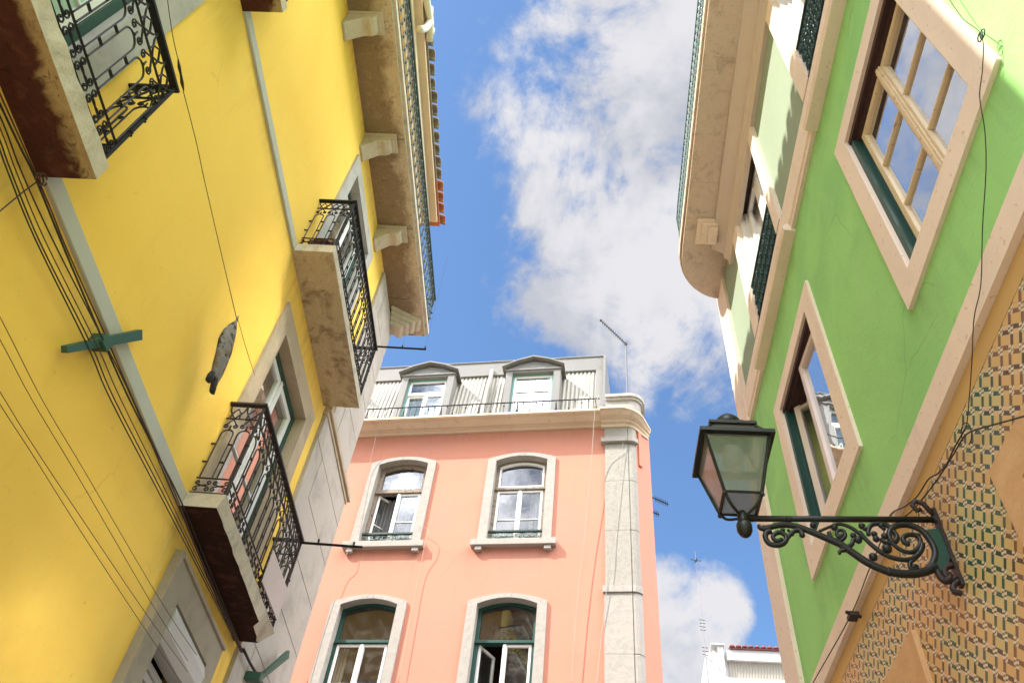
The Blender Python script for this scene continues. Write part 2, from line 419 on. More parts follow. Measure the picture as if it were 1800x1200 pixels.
        if bevel:
            b = o.modifiers.new('bevel', 'BEVEL'); b.width = bevel; b.segments = 2; b.limit_method = 'ANGLE'
        if label: o['label'] = label
        return o
def thing(name, label, cat, loc=(0, 0, 0), group=None):
    o = bpy.data.objects.new(name, None); COL.objects.link(o); o.location = loc; o.empty_display_size = .2
    o['label'] = label; o['category'] = cat
    if group: o['group'] = group
    return o
def tag(o, label, cat, group=None):
    o['label'] = label; o['category'] = cat
    if group: o['group'] = group
    return o
def rect(a, b, c, d): return [(a, c), (b, c), (b, d), (a, d)]
def arch(a, b, c, d, rise, n=10):
    """opening with a segmental head: sides up to d, crown at d + rise"""
    p = [(a, c), (b, c)]
    for i in range(n + 1):
        t = i / n; p.append((b + (a - b) * t, d + rise * (1 - (2 * t - 1) ** 2)))
    return p
def spline(pts, n=6):
    out = []
    for i in range(len(pts) - 1):
        p0 = V(pts[max(i - 1, 0)]); p1 = V(pts[i]); p2 = V(pts[i + 1]); p3 = V(pts[min(i + 2, len(pts) - 1)])
        for k in range(n):
            t = k / n
            out.append(.5 * ((2 * p1) + (p2 - p0) * t + (2 * p0 - 5 * p1 + 4 * p2 - p3) * t * t + (3 * p1 - p0 - 3 * p2 + p3) * t ** 3))
    out.append(V(pts[-1])); return out

# ---------------------------------------------------------------- ground
g = MB(); g.quad(V((-400, -400, 0)), V((400, -400, 0)), V((400, 400, 0)), V((-400, 400, 0)))
gr = g.build('ground', COBBLE); gr['kind'] = 'structure'
pv = MB(); pv.box(WY, -6, 9.6, .02, .9, .002, .12); o = pv.build('pavement', LIME); o['kind'] = 'structure'
pv = MB(); pv.box(WG, -6, 6.9, .02, .7, .002, .12); o = pv.build('pavement', LIME); o['kind'] = 'structure'

# ---------------------------------------------------------------- windows
def leaf(W, mb, s0, s1, z0, z1, o, w=.055, t=.04, rows=(), cols=(), mw=.022, top=None):
    """a glazed leaf: stiles, rails and glazing bars"""
    mb.box(W, s0, s0 + w, o, o + t, z0, z1); mb.box(W, s1 - w, s1, o, o + t, z0, z1)
    mb.box(W, s0 + w, s1 - w, o, o + t, z0, z0 + w); mb.box(W, s0 + w, s1 - w, o, o + t, z1 - w, z1)
    for r in rows: mb.box(W, s0 + w, s1 - w, o + .006, o + t - .006, z0 + (z1 - z0) * r - mw / 2, z0 + (z1 - z0) * r + mw / 2)
    for c in cols: mb.box(W, s0 + (s1 - s0) * c - mw / 2, s0 + (s1 - s0) * c + mw / 2, o + .008, o + t - .008, z0 + w, z1 - w)
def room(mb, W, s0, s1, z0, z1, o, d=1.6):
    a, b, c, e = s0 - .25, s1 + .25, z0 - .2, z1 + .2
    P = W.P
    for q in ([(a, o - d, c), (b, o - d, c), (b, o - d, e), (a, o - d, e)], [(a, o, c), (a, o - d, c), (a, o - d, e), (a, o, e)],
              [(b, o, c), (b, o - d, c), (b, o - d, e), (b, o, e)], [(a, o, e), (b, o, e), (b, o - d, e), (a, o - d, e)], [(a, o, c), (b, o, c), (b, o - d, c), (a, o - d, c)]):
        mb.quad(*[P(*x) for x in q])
def glazing(W, s0, s1, z0, z1, o, parent, mat, nm='pane'):
    m = MB(); m.quad(W.P(s0, o, z0), W.P(s1, o, z0), W.P(s1, o, z1), W.P(s0, o, z1)); return m.build(nm, mat, parent)
def curtain(W, s0, s1, z0, z1, o, parent, mat=None, folds=9, scallop=0, amp=.025):
    m = MB(); m.smooth = True; n = folds * 6; vs = []; fs = []
    for i in range(n + 1):
        t = i / n; a = s0 + (s1 - s0) * t; off = o + amp * sin(t * folds * 2 * pi) + .01 * sin(t * 31)
        zb = z0 - scallop * abs(sin(t * folds * pi)) if scallop else z0
        vs += [W.P(a, off, zb), W.P(a, off * 1.0, z1)]
    for i in range(n): fs.append((2 * i, 2 * i + 2, 2 * i + 3, 2 * i + 1))
    m.add(vs, fs); return m.build('curtain', mat or CURT, parent)

# ---------------------------------------------------------------- wrought iron
def spiral(c, r, a0, turns, sgn=1, n=12, r1=.25):
    out = []
    for i in range(n + 1):
        t = i / n; a = a0 + sgn * turns * 2 * pi * t; rr = r * (1 - (1 - r1) * t); out.append((c[0] + rr * cos(a), c[1] + rr * sin(a)))
    return out
def rail_run(mb, P, L, H, nu, r=.0075, lite=False):
    """ornamental panel of nu units; P(t, h) -> point; loops between double bars, C scrolls below, S scrolls and waves above"""
    w = L / nu; n5 = 4
    def path(pts, rr=r): mb.tube([P(a, b) for a, b in pts], rr, n5)
    h1, h2, h3 = .155 * H, .70 * H, .835 * H
    for h, rr in ((0.0, .014), (h1, .009), (h3, .009)): path([(0, h), (L, h)], rr)
    for i in range(nu):
        c = (i + .5) * w; k = .36 * w
        loop = [(c - k, h1 + .015), (c - k, h2 - k)] + [(c - k * cos(a), h2 - k + k * sin(a)) for a in [pi * j / 8 for j in range(1, 8)]] + [(c + k, h2 - k), (c + k, h1 + .015)]
        path(loop)
        if lite:
            path([(c - .5 * w, h3), (c - .2 * w, .9 * H), (c, H), (c + .2 * w, .9 * H), (c + .5 * w, h3)])
            path([(c - .4 * w, h2 + .02), (c, h3), (c + .4 * w, h2 + .02)]); path([(c - .4 * w, 0.01), (c, h1), (c + .4 * w, .01)])
            continue
        for s in (-1, 1):
            x = c + s * .5 * w
            if s == 1 or i == 0: 
                mb.tube([P(x - .14 * w, .33 * H), P(x + .14 * w, .33 * H)], r * 1.5, 4); mb.tube([P(x - .14 * w, .53 * H), P(x + .14 * w, .53 * H)], r * 1.5, 4)
            # C scrolls at the foot
            q = spiral((c + s * .30 * w, .045 * H), .16 * w, pi / 2 if s > 0 else pi / 2, 1.1, -s, 9)
            path([(c, h1 * .5), (c + s * .12 * w, .075 * H)] + q, r * .9)
            q = spiral((c + s * .30 * w, .112 * H), .15 * w, -pi / 2, 1.1, s, 9)
            path([(c, h1 * .5), (c + s * .12 * w, .085 * H)] + q, r * .9)
            # S scrolls under the upper rail
            q = spiral((c + s * .27 * w, h2 + .045 * H), .17 * w, pi / 2, 1.25, -s, 10)
            path([(c, h3 - .005)] + q, r * .9)
        path([(c, h2), (c, h2 + .05 * H)], r * 1.1)
        mb.blob(P(c, h2 + .012), .012, n=5, m=4)
        # wave under the hand rail
        path([(c - .5 * w, H - .01), (c - .42 * w, .93 * H), (c - .2 * w, .875 * H), (c, h3 + .006), (c + .2 * w, .875 * H), (c + .42 * w, .93 * H), (c + .5 * w, H - .01)])
        path([(c - .30 * w, h3), (c - .26 * w, .90 * H), (c, .955 * H), (c + .26 * w, .90 * H), (c + .30 * w, h3)])
def balcony(W, parent, s0, s1, ov, z0, z1, top, mat_sof, nf, ns, side_near=True, side_far=True, iron=None, curve=None, broken=False, lab=None, near_r=True):
    """slab > railing, handrail"""
    iron = iron or IRON; m = MB()
    N = 24; ring_t = []; ring_b = []
    pts = [(s0, 0)] + [(s0, ov)] + [(s0 + (s1 - s0) * i / N, ov) for i in range(1, N)] + [(s1, ov), (s1, 0)]
    def jit(i): return (noise.noise(V((i * 1.7, z0 * 3, s0))) * .012) if 1 < i < len(pts) - 2 else 0
    top_f = [W.P(a, o + (jit(i) if o else 0), z1) for i, (a, o) in enumerate(pts)]
    brk = {}
    bot_f = []
    for i, (a, o) in enumerate(pts):
        aa, oo = a, o
        if broken:
            if o and a > s1 - .35: oo = o - .09 - .05 * abs(noise.noise(V((i * 2.1, 0, 0)))); 
            elif o: oo = o - .02 - .025 * abs(noise.noise(V((i * 1.3, 3, 0))))
            if a > s1 - .02: aa = a - .05
        bot_f.append(W.P(aa, oo + (jit(i + 40) if o else 0), z0))
    n = len(pts)
    m.m = 0; m.add(top_f, [tuple(range(n))])
    m.m = 1; m.add(bot_f, [tuple(range(n))[::-1]])
    m.m = 0; m.add(bot_f + top_f, [(i, (i + 1) % n, n + (i + 1) % n, n + i) for i in range(n - 1)])
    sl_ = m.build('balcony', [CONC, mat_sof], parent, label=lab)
    r = MB(); ri = ov - .03; z = z1 + .03; H = top - z
    rail_run(r, lambda t, h: W.P(s0 + .04 + t, ri, z + h), s1 - s0 - .08, H, nf)
    if side_near: rail_run(r, lambda t, h: W.P(s0 + .04, .02 + t, z + h), ri - .02, H, ns)
    if side_far: rail_run(r, lambda t, h: W.P(s1 - .04, .02 + t, z + h), ri - .02, H, ns)
    for a in (s0 + .04, s1 - .04):
        r.box(W, a - .011, a + .011, ri - .011, ri + .011, z - .05, top)
    r.build('railing', iron, sl_)
    h = MB(); h.box(W, s0 + .01, s1 - .01, ri - .025, ri + .025, top, top + .022)
    if side_near: h.box(W, s0 + .015, s0 + .06, .0, ri - .026, top, top + .022)
    if side_far: h.box(W, s1 - .06, s1 - .015, .0, ri - .026, top, top + .022)
    h.build('handrail', iron, sl_)
    return sl_

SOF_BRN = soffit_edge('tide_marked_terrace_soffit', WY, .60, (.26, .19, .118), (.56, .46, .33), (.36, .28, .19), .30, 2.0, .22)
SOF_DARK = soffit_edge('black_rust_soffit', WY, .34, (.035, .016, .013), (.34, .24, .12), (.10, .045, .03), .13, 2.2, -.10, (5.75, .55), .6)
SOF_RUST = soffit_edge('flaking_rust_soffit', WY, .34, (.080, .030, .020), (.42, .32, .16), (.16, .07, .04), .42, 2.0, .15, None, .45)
def weather(m, W, marks, dirt, crack, kd=.4, kc=.5):
    """run-off stains under the given edges (s0, s1, z, length) and hairline cracks"""
    nt = m.node_tree; X.nt = nt; p = nt.nodes['Principled BSDF']
    pos = [n for n in nt.nodes if n.type == 'NEW_GEOMETRY'][0].outputs['Position']
    src = p.inputs['Base Color'].links[0].from_socket
    s = vdot(pos, tuple(W.u)) - W.p.dot(W.u); z = vdot(pos, (0, 0, 1))
    cb = nt.nodes.new('ShaderNodeCombineXYZ'); nt.links.new(s.s, cb.inputs[0]); nt.links.new((z * .12).s, cb.inputs[2])
    st = smooth(noise_n(cb.outputs[0], 7, 5, .65), .42, .68); jag = noise_n(cb.outputs[0], 5, 3, .6) - .5
    tot = None
    for s0, s1, ze, ln in marks:
        k = smooth(s, s0 - .12, s0 + .1) * (1.0 - smooth(s, s1 - .1, s1 + .12)) * smooth(z + jag * ln * 1.1, ze - ln, ze + .1 * ln) * z.lt(ze + .01)
        tot = k if tot is None else tot.mx(k)
    c = mixc((tot * (st * .75 + .25) * kd).sat(), src, dirt)
    v = nt.nodes.new('ShaderNodeTexVoronoi'); v.feature = 'DISTANCE_TO_EDGE'; v.inputs['Scale'].default_value = .9
    mx = nt.nodes.new('ShaderNodeMix'); mx.data_type = 'VECTOR'; mx.inputs[0].default_value = .12
    n = nt.nodes.new('ShaderNodeTexNoise'); n.inputs['Scale'].default_value = 3.5; n.inputs['Detail'].default_value = 6; nt.links.new(pos, n.inputs['Vector'])
    nt.links.new(pos, mx.inputs[4]); nt.links.new(n.outputs['Color'], mx.inputs[5]); nt.links.new(mx.outputs[1], v.inputs['Vector'])
    ck = (1.0 - smooth(X(v.outputs['Distance']), .0012, .0045)) * smooth(noise_n(pos, .9, 3, .5), .52, .62)
    c = mixc(ck * kc, c, crack)
    nt.links.new(c, p.inputs['Base Color'])
weather(YEL, WY, [(5.4, 7.5, 5.42, 1.1), (.4, 2.5, 5.4, 1.2), (5.1, 7.5, 8.64, .9), (.3, 2.64, 8.65, 1.0), (2.5, 5.4, 5.42, .35), (2.6, 5.1, 8.65, .3), (0, 9, 11.95, .35), (5.6, 7.2, 5.6, .2)], (.42, .27, .09), (.46, .28, .07), .46, .26)
weather(PINK, WP, [(-7, 3, 14.83, .35)] + [(cs - .95, cs + .95, zb - .17, .9) for zb in (11.72, 8.05) for cs in (-2.16, .61)], (.36, .17, .12), (.34, .16, .12), .45, .4)
weather(GREEN, WG, [(1.15, 2.7, 5.48, .55), (3.8, 5.4, 5.5, .55), (-4, 6.6, 8.1, .35), (5.9, 6.3, 8, 3.2)], (.20, .33, .15), (.18, .30, .12), .5, .45)
# ================================================================ YELLOW BUILDING
YB = thing('yellow_building', 'yellow plastered apartment house with iron balconies along the left side', 'building', WY.P(4.5, -4, 0))
Y0, Y1, Y1U, YD = -.3, 9.2, 8.9, 8.0
EAVE = 14.28
D1 = (5.74, 7.02, 5.58, 7.98); D2 = (5.64, 6.92, 8.79, 11.28); D3 = (.80, 2.08, 5.58, 7.98); SH = (5.98, 6.93, 2.2, 4.93)
wall = MB()
wall.plate(WY, [(Y0, 0), (Y1 - .002, 0), (Y1 - .002, 8.7), (Y1U - .002, 8.7), (Y1U - .002, EAVE - .12), (Y0, EAVE - .12)], [rect(a - .04, b + .04, c - .02, d + .04) for a, b, c, d in (D1, D2, D3, SH)], -.3, 0)
# end walls and back
wall.box(WY, Y1U - .3, Y1U - .004, -YD, -.301, 0, EAVE - .12); wall.box(WY, Y0, Y0 + .3, -YD, -.301, 0, EAVE - .12)
wall.box(WY, Y1U - .003, Y1 - .003, -YD, -.301, 0, 8.7)
wall.box(WY, Y0 + .3, Y1U - .3, -YD, -YD + .3, 0, EAVE - .12)
wall.m = 1
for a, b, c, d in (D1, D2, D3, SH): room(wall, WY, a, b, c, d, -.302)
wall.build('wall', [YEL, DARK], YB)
q = MB()
q.plate(WY, [(7.52, 0), (Y1 + .05, 0), (Y1 + .05, 8.62), (7.52, 8.62)], [], -.25, .045)
q.plate(WY, [(7.76, 8.70), (Y1U + .03, 8.70), (Y1U + .03, 12.02), (7.76, 12.02)], [], -.25, .045)
q.box(WY, Y1 + .003, Y1 + .049, -YD + .02, -.252, 0, 8.62); q.box(WY, Y1U + .003, Y1U + .029, -YD + .02, -.252, 8.72, 12.02)
# the hewn blocks of the corner stand out by a few millimetres of joint
z = .6
k = 0
while z < 8.3:
    q.box(WY, 7.53 + (.35 if k % 2 else 0), Y1 + .053, .046, .052, z + .004, z + .62); z += .63; k += 1
z = 8.76
while z < 11.6:
    q.box(WY, 7.77 + (.3 if k % 2 else 0), Y1U + .034, .046, .052, z + .004, z + .62); z += .63; k += 1
q.build('stone_quoin', QUOIN, YB)
q = MB(); q.box(WY, 7.50, Y1 + .11, -.2, .10, 8.62, 8.70); q.box(WY, 7.50, Y1 + .08, -.2, .07, 8.56, 8.62); q.box(WY, Y1 + .02, Y1 + .11, -YD, -.2, 8.62, 8.70)
q.build('quoin_cap', SURR, YB, .01)
q = MB(); q.box(WY, 2.50, 5.40, -.02, .03, 5.42, 5.555); q.build('string_course', GREYBAND, YB, .006)
q = MB(); q.box(WY, 2.64, 5.12, -.02, .03, 8.655, 8.775); q.build('string_course', GREYBAND, YB, .006)

def ydoor(D, smat, so, st, depth=.20, frame=WPAINT, jamb=GPAINT, leaves=2, rows=(.33, .66), glassm=None, pts=True, cur=False, kind='door', fb=None):
    a, b, c, d = D
    m = MB(); m.plate(WY, rect(a - so, b + so, c - .02, d + st), [rect(a, b, c - .015, d)], -depth, .035)
    win = m.build(kind, smat, YB, .005)
    f = MB(); f.plate(WY, rect(a + .002, b - .002, c, d - .002), [rect(a + .07, b - .07, c + .03, d - .07)], -depth + .005, -depth + .075); f.build('frame', jamb, win)
    l = MB(); o = -depth + .015; mid = (a + b) / 2
    leaf(WY, l, a + .072, mid - .003, c + .032, d - .072, o, .075, .045, rows); leaf(WY, l, mid + .003, b - .072, c + .032, d - .072, o, .075, .045, rows)
    l.box(WY, mid - .03, mid + .03, o + .045, o + .062, c + .04, d - .08)
    l.build('sash', frame, win, .004)
    glazing(WY, a + .08, b - .08, c + .04, d - .08, o + .02, win, glassm or GLASSB)
    if cur: curtain(WY, a + .1, b - .1, c + .05, d - .1, o - .12, win)
    return win
ydoor(D1, SURR, .23, .27, .17, jamb=GPAINT, frame=WPAINT, rows=(.45,), cur=False)
ydoor(D2, SURRG, .20, .22, .18, rows=(.5,))
ydoor(D3, SURRG, .24, .27, .18, rows=(.4,), glassm=paint('pale_green_shutter', (.36, .50, .40), .5, (.42, .44, .38), -.02))
# shop window with roller shutter
a, b, c, d = SH
m = MB(); m.plate(WY, rect(a - .25, b + .22, c - .2, d + .25), [rect(a, b, c, d)], -.22, .05); m.box(WY, a - .30, a - .251, -.02, .075, c - .2, d + .29); m.box(WY, a - .29, b + .22, .02, .075, d + .251, d + .285)
win = m.build('shop_window', SHOPST, YB, .006)
m = MB(); nn = 30
for i in range(nn):
    z0 = c + (d - .3 - c) * i / nn; z1 = c + (d - .3 - c) * (i + 1) / nn
    m.sweep([[WY.P(s, -.16, z0 + .004), WY.P(s, -.135, z0 + .012), WY.P(s, -.135, z1 - .012), WY.P(s, -.16, z1 - .002)] for s in (a + .02, b - .02)])
m.build('roller_shutter', SLAT, win)
m = MB(); st = []
for s in (a + .015, b - .015): st.append([WY.P(s, -.14, d - .27), WY.P(s, .0, d - .285), WY.P(s, .06, d - .22), WY.P(s, .085, d - .12), WY.P(s, .05, d - .03), WY.P(s, -.02, d - .008), WY.P(s, -.14, d - .008)])
m.sweep(st); m.build('shutter_box', GREYPL, win, .004)

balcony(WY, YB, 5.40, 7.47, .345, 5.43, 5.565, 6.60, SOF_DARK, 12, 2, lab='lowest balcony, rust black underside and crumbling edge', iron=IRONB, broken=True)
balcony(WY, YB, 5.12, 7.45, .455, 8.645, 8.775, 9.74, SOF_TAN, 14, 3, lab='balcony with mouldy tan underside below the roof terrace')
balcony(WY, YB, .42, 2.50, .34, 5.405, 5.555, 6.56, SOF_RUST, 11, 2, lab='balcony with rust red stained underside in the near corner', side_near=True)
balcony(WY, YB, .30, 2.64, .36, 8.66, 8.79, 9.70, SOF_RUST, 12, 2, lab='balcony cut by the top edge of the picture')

# roof terrace: tilted old slab, corbels, railing
def tz(s): return 11.79 + .0415 * s
m = MB(); N = 30; TS0, TS1, TO = 1.2, 9.17, .615
st = []
for i in range(N + 1):
    s = TS0 + (TS1 - TS0) * i / N; j = noise.noise(V((s * 3, 1, 0))) * .012; zz = tz(s)
    st.append([WY.P(s, -.28, zz), WY.P(s, TO - .05 + j, zz), WY.P(s, TO - .045 + j, zz + .03), WY.P(s, TO + j * .5, zz + .04), WY.P(s, TO, zz + .13), WY.P(s, -.28, zz + .13)])
m.sweep(st)
for p_i in range(len(m.f)): 
    m.mi[p_i] = 1
    if len(m.f[p_i]) == 4 and (p_i % 6) == 0: m.mi[p_i] = 0
# joints of the slab stones
ter = m.build('roof_terrace', [SOF_BRN, CONC], YB)
JOINT = simple('dark_joint', (.06, .045, .03), .95)
for px in (3.9, 5.45, 6.95, 8.35):
    m = MB(); N_ = 14
    for k in range(N_):
        o0 = .01 + (TO - .07) * k / N_; o1 = .01 + (TO - .07) * (k + 1) / N_; j0 = noise.noise(V((o0 * 9, px, 0))) * .03; j1 = noise.noise(V((o1 * 9, px, 0))) * .03; w_ = .004 + .012 * abs(noise.noise(V((o0 * 6, px, 5))))
        m.add([WY.P(px + j0, o0, tz(px + j0) - .003), WY.P(px + j1, o1, tz(px + j1) - .003), WY.P(px + j1 + w_, o1, tz(px + j1 + w_) - .003), WY.P(px + j0 + w_, o0, tz(px + j0 + w_) - .003)], [(0, 1, 2, 3)])
    m.build('slab_joint', JOINT, ter)
r = MB()
TR0, TR1 = 1.3, TS1 - .05
def tp(t, h, o=TO - .035): return WY.P(TR0 + t, o, tz(TR0 + t) + .17 + h)
rail_run(r, tp, TR1 - TR0, .80, 44, .0075)
rail_run(r, lambda t, h: WY.P(TR1, .05 + t, tz(TR1) + .17 + h), TO - .085, .80, 3, .0075)
r.build('railing', IRONG, ter)
h = MB(); h.tube([tp(-.05, .82), tp(TR1 - TR0 + .02, .82)], .022, 6); h.tube([tp(TR1 - TR0, .82), WY.P(TR1, .02, tz(TR1) + .99)], .022, 6); h.build('handrail', IRONG, ter)
def corbel(s, wd=.23, out=.40, hgt=.38, parent=YB, W=WY, zf=tz, mat=None, tilt=0):
    m = MB(); zt = zf(s)
    prof = [(0, 0), (out, 0), (out + .02, -.03), (out + .01, -.055), (out - .03, -.06), (out - .02, -.10), (out - .035, -.15), (out - .09, -.185), (out - .15, -.175), (out - .19, -.19), (out - .25, -.25), (.05, -hgt + .03), (.035, -hgt), (0, -hgt)]
    st = []
    for k, (dz, shr) in enumerate(((0, .03), (0, 0), (1, 0), (1, .03))):
        ss = s - wd / 2 + (dz * wd) + ((-.0 if k in (0, 3) else (.02 if k == 1 else -.02)))
        st.append([W.P(ss, o * (1 - shr * 2), zt + z_) for o, z_ in prof])
    m.sweep(st)
    m.box(W, s - wd / 2 - .03, s + wd / 2 + .03, .0, out + .05, zt - .045, zt - .002)
    return m.build('corbel', mat or CORBEL, parent, .008)
for px, py in ((607, 50), (636, 265), (659, 425)):
    s, _ = WY.sz(px, py); corbel(s)
m = MB(); # the corner corbel turned across the corner of the house
zc = tz(8.7)
for k, (w0, h0) in enumerate(((.30, .06), (.25, .13), (.20, .20), (.15, .27))):
    z1 = zc - .002 - .055 * k - .012 * k; z0 = z1 - .066
    e = .50 - .09 * k
    m.hexa([WY.P(8.55 + .05 * k, .046, z0), WY.P(8.93, .046, z0), WY.P(9.02, e - .06, z0), WY.P(8.80, e, z0), WY.P(8.50 + .05 * k, .046, z1), WY.P(8.93, .046, z1), WY.P(9.06, e, z1), WY.P(8.78, e + .05, z1)])
m.build('corbel', CORBEL, YB, .02)

# attic cornice, tiled eaves, roof
m = MB(); m.box(WY, Y0, 8.05, -.02, .40, EAVE - .30, EAVE - .12); m.box(WY, Y0, 8.0, -.02, .28, EAVE - .44, EAVE - .30); m.box(WY, Y0, 8.12, -.02, .52, EAVE - .12, EAVE - .05)
m.build('attic_cornice', CREAM, YB, .008)
m = MB(); m.smooth = True; slope = .42; SPL = 7.35
def tilerow(m, s, wid=.20, o1=.62, L=9):
    vs = []; n = 6
    st = []
    for j in range(L + 1):
        o = o1 - j * .42; zz = EAVE + (o1 - o) * slope
        for jj in ((0, 1) if j < L else (0,)):
            oo = o - jj * .40; z2 = EAVE + (o1 - oo) * slope + (.028 if jj == 0 else .0)
            st.append([WY.P(s + wid / 2 * cos(pi * k / n), oo, z2 + .085 * sin(pi * k / n)) for k in range(n + 1)] + [WY.P(s + (wid / 2 - .02) * cos(pi * k / n), oo, z2 - .015 + .07 * sin(pi * k / n)) for k in range(n, -1, -1)])
    m.sweep(st)
ss = Y0; k = 0
mo = MB(); mo.smooth = True
while ss < 8.22:
    tilerow(m if ss > SPL else mo, ss + random.uniform(-.012, .012), o1=.62 + random.uniform(-.02, .02), L=5); ss += .235
for mm, a0, a1 in ((mo, Y0, SPL), (m, SPL, 8.25)):
    mm.smooth = False; mm.hexa([WY.P(a0, .55, EAVE - .04), WY.P(a1, .55, EAVE - .04), WY.P(a1, -4.2, EAVE - .04), WY.P(a0, -4.2, EAVE - .04), WY.P(a0, .55, EAVE + .01), WY.P(a1, .55, EAVE + .01), WY.P(a1, -4.2, EAVE + 4.75 * slope), WY.P(a0, -4.2, EAVE + 4.75 * slope)])
mo.build('roof', OLDTILE, YB, label='old lichen grey tiled roof'); m.build('roof', TERRA, YB, label='newer red tiled strip of roof')
m = MB(); m.hexa([WY.P(Y0, -4.2, EAVE - .04), WY.P(8.25, -4.2, EAVE - .04), WY.P(8.25, -YD, EAVE - .04), WY.P(Y0, -YD, EAVE - .04), WY.P(Y0, -4.2, EAVE + 1.9), WY.P(8.25, -4.2, EAVE + 1.9), WY.P(8.25, -YD, EAVE + .3), WY.P(Y0, -YD, EAVE + .3)])
m.build('roof', OLDTILE, YB, label='back slope of the roof')
m = MB(); m.smooth = True
def gp(x, y, o=.60): s, z = WY.sz(x, y, o); return WY.P(s, o, z)
m.tube(spline([gp(738, 52), gp(748, 50), gp(756, 36), gp(754, 20)], 5), .055, 10); m.tube([gp(755, 72), gp(757, 40), gp(749, -5)], .055, 10); m.tube([gp(757, 60), gp(757.5, 50)], .065, 10); m.tube([gp(755.5, 26), gp(754.5, 14)], .065, 10)
m.build('drainpipe', PVC, YB)

# ================================================================ PINK BUILDING
PB = thing('pink_building', 'salmon pink corner house with arched windows and grey mansard roof', 'building', WP.P(0, -4, 0))
PS0, PS1 = -7.0, 2.96
ZC0, ZC1 = 14.83, 15.03
PW = []
for row, (zb, zt) in enumerate(((11.72, 13.90), (8.05, 10.24), (4.4, 6.6), (.9, 3.1))):
    for cs in (-2.16, .61): PW.append((cs - .585, cs + .585, zb, zt, row))
wall = MB()
wall.plate(WP, [(PS0, 0), (PS1, 0), (PS1, ZC1 - .02), (PS0, ZC1 - .02)], [arch(a - .05, b + .05, c - .02, d, .15) for a, b, c, d, r in PW], -.32, 0)
WS = Wall(WP.P(3.10, -.01, 0), WP.u * cos(.84) - WP.n * sin(.84), WP.n * cos(.84) + WP.u * sin(.84))
wall.box(WS, .02, .55, -.3, 0, 0, ZC1 - .02)
e1 = WS.P(.55, 0, 0); 
bk = WP.P(PS0, -9, 0); bk2 = WP.P(2.6, -9, 0)
for A, B in ((e1, bk2), (bk2, bk), (bk, WP.P(PS0, -.3, 0))): wall.quad(A, B, B + V((0, 0, 15)), A + V((0, 0, 15)))
wall.m = 1
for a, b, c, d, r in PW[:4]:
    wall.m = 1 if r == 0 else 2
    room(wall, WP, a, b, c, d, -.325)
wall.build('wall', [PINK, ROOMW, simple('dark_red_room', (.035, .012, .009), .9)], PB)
# corner pilaster, its bands and the small pilaster strip beside it
m = MB()
def pil(z0, z1, e=.0):
    m.plate(WP, [(2.47 - e, z0), (2.995, z0), (2.995, z1), (2.47 - e, z1)], [], -.2, .06 + e)
    vs = []; cpt = WP.P(3.12, -.17, 0)
    base = [WP.P(3.0, .05 + e, 0), WP.P(3.05 + e * .5, .05 + e, 0), WP.P(3.11 + e * .7, .03 + e * .7, 0), WP.P(3.16 + e, -.01 + e * .4, 0), WS.P(.10, .025 + e * .6, 0), WS.P(.10, -.15, 0), WP.P(3.0, -.2, 0)]
    m.sweep([[p_ + V((0, 0, z0)) for p_ in base], [p_ + V((0, 0, z1)) for p_ in base]])
z = 0
for z1 in (2.5, 4.2, 5.9, 7.6, 9.2, 10.45): pil(z + .006, z1, 0); z = z1
m.build('corner_pilaster', LIME, PB, .012)
m = MB(); z = 10.60
for z1 in (11.9, 13.2, 14.28): pil(z + .006, z1, -.015); z = z1
m.build('corner_pilaster', ROUGHSTONE, PB, .012, label='rough pitted upper length of the pilaster')
m = MB(); pil(10.45, 10.59, .03); m.build('pilaster_band', LIME, PB, .01)
m = MB(); pil(14.30, 14.42, .07); m.build('pilaster_band', LIME, PB, .01)
m = MB(); pil(14.43, 14.86, -.005); m.build('pilaster_neck', LIME, PB, .01)
# cornice, straight run then round the corner
m = MB()
prof = [(-.1, ZC0), (.05, ZC0), (.09, ZC0 + .03), (.16, ZC0 + .05), (.20, ZC0 + .05), (.28, ZC0 + .09), (.34, ZC0 + .12), (.42, ZC0 + .13), (.45, ZC0 + .15), (.45, ZC0 + .205), (-.1, ZC0 + .215)]
stn = [(WP.P(PS0, 0, 0), WP.n), (WP.P(2.40, 0, 0), WP.n)]
m.sweep([[c + nn_ * o + V((0, 0, z)) for o, z in prof] for c, nn_ in stn])
m.build('cornice', CREAM, PB)
m = MB()
prof2 = [(-.15, ZC0 - .06), (.10, ZC0 - .06), (.12, ZC0 + .0), (.20, ZC0 + .02), (.20, ZC0 + .07), (.34, ZC0 + .09), (.44, ZC0 + .14), (.50, ZC0 + .15), (.50, ZC0 + .205), (-.15, ZC0 + .218)]
stn = [(WP.P(2.402, 0, 0), WP.n), (WP.P(2.92, 0, 0), WP.n)]
for k in range(1, 6):
    t = k / 5; nn_ = (WP.n * (1 - t) + WS.n * t).normalized(); c = WP.P(2.92, 0, 0) * (1 - t) + WS.P(.12, 0, 0) * t + nn_ * (.035 * sin(pi * t)); stn.append((c, nn_ * (1 - .45 * t)))
stn.append((WS.P(.52, 0, 0), WS.n * .22))
m.sweep([[c + nn_ * o + V((0, 0, z)) for o, z in prof2] for c, nn_ in stn])
m.build('cornice', CREAM, PB, label='streaked corner of the cornice above the pilaster')
m = MB(); m.box(WS, .16, .26, -.02, .045, 13.75, 14.80); m.build('corner_strip', PINK, PB, .01)

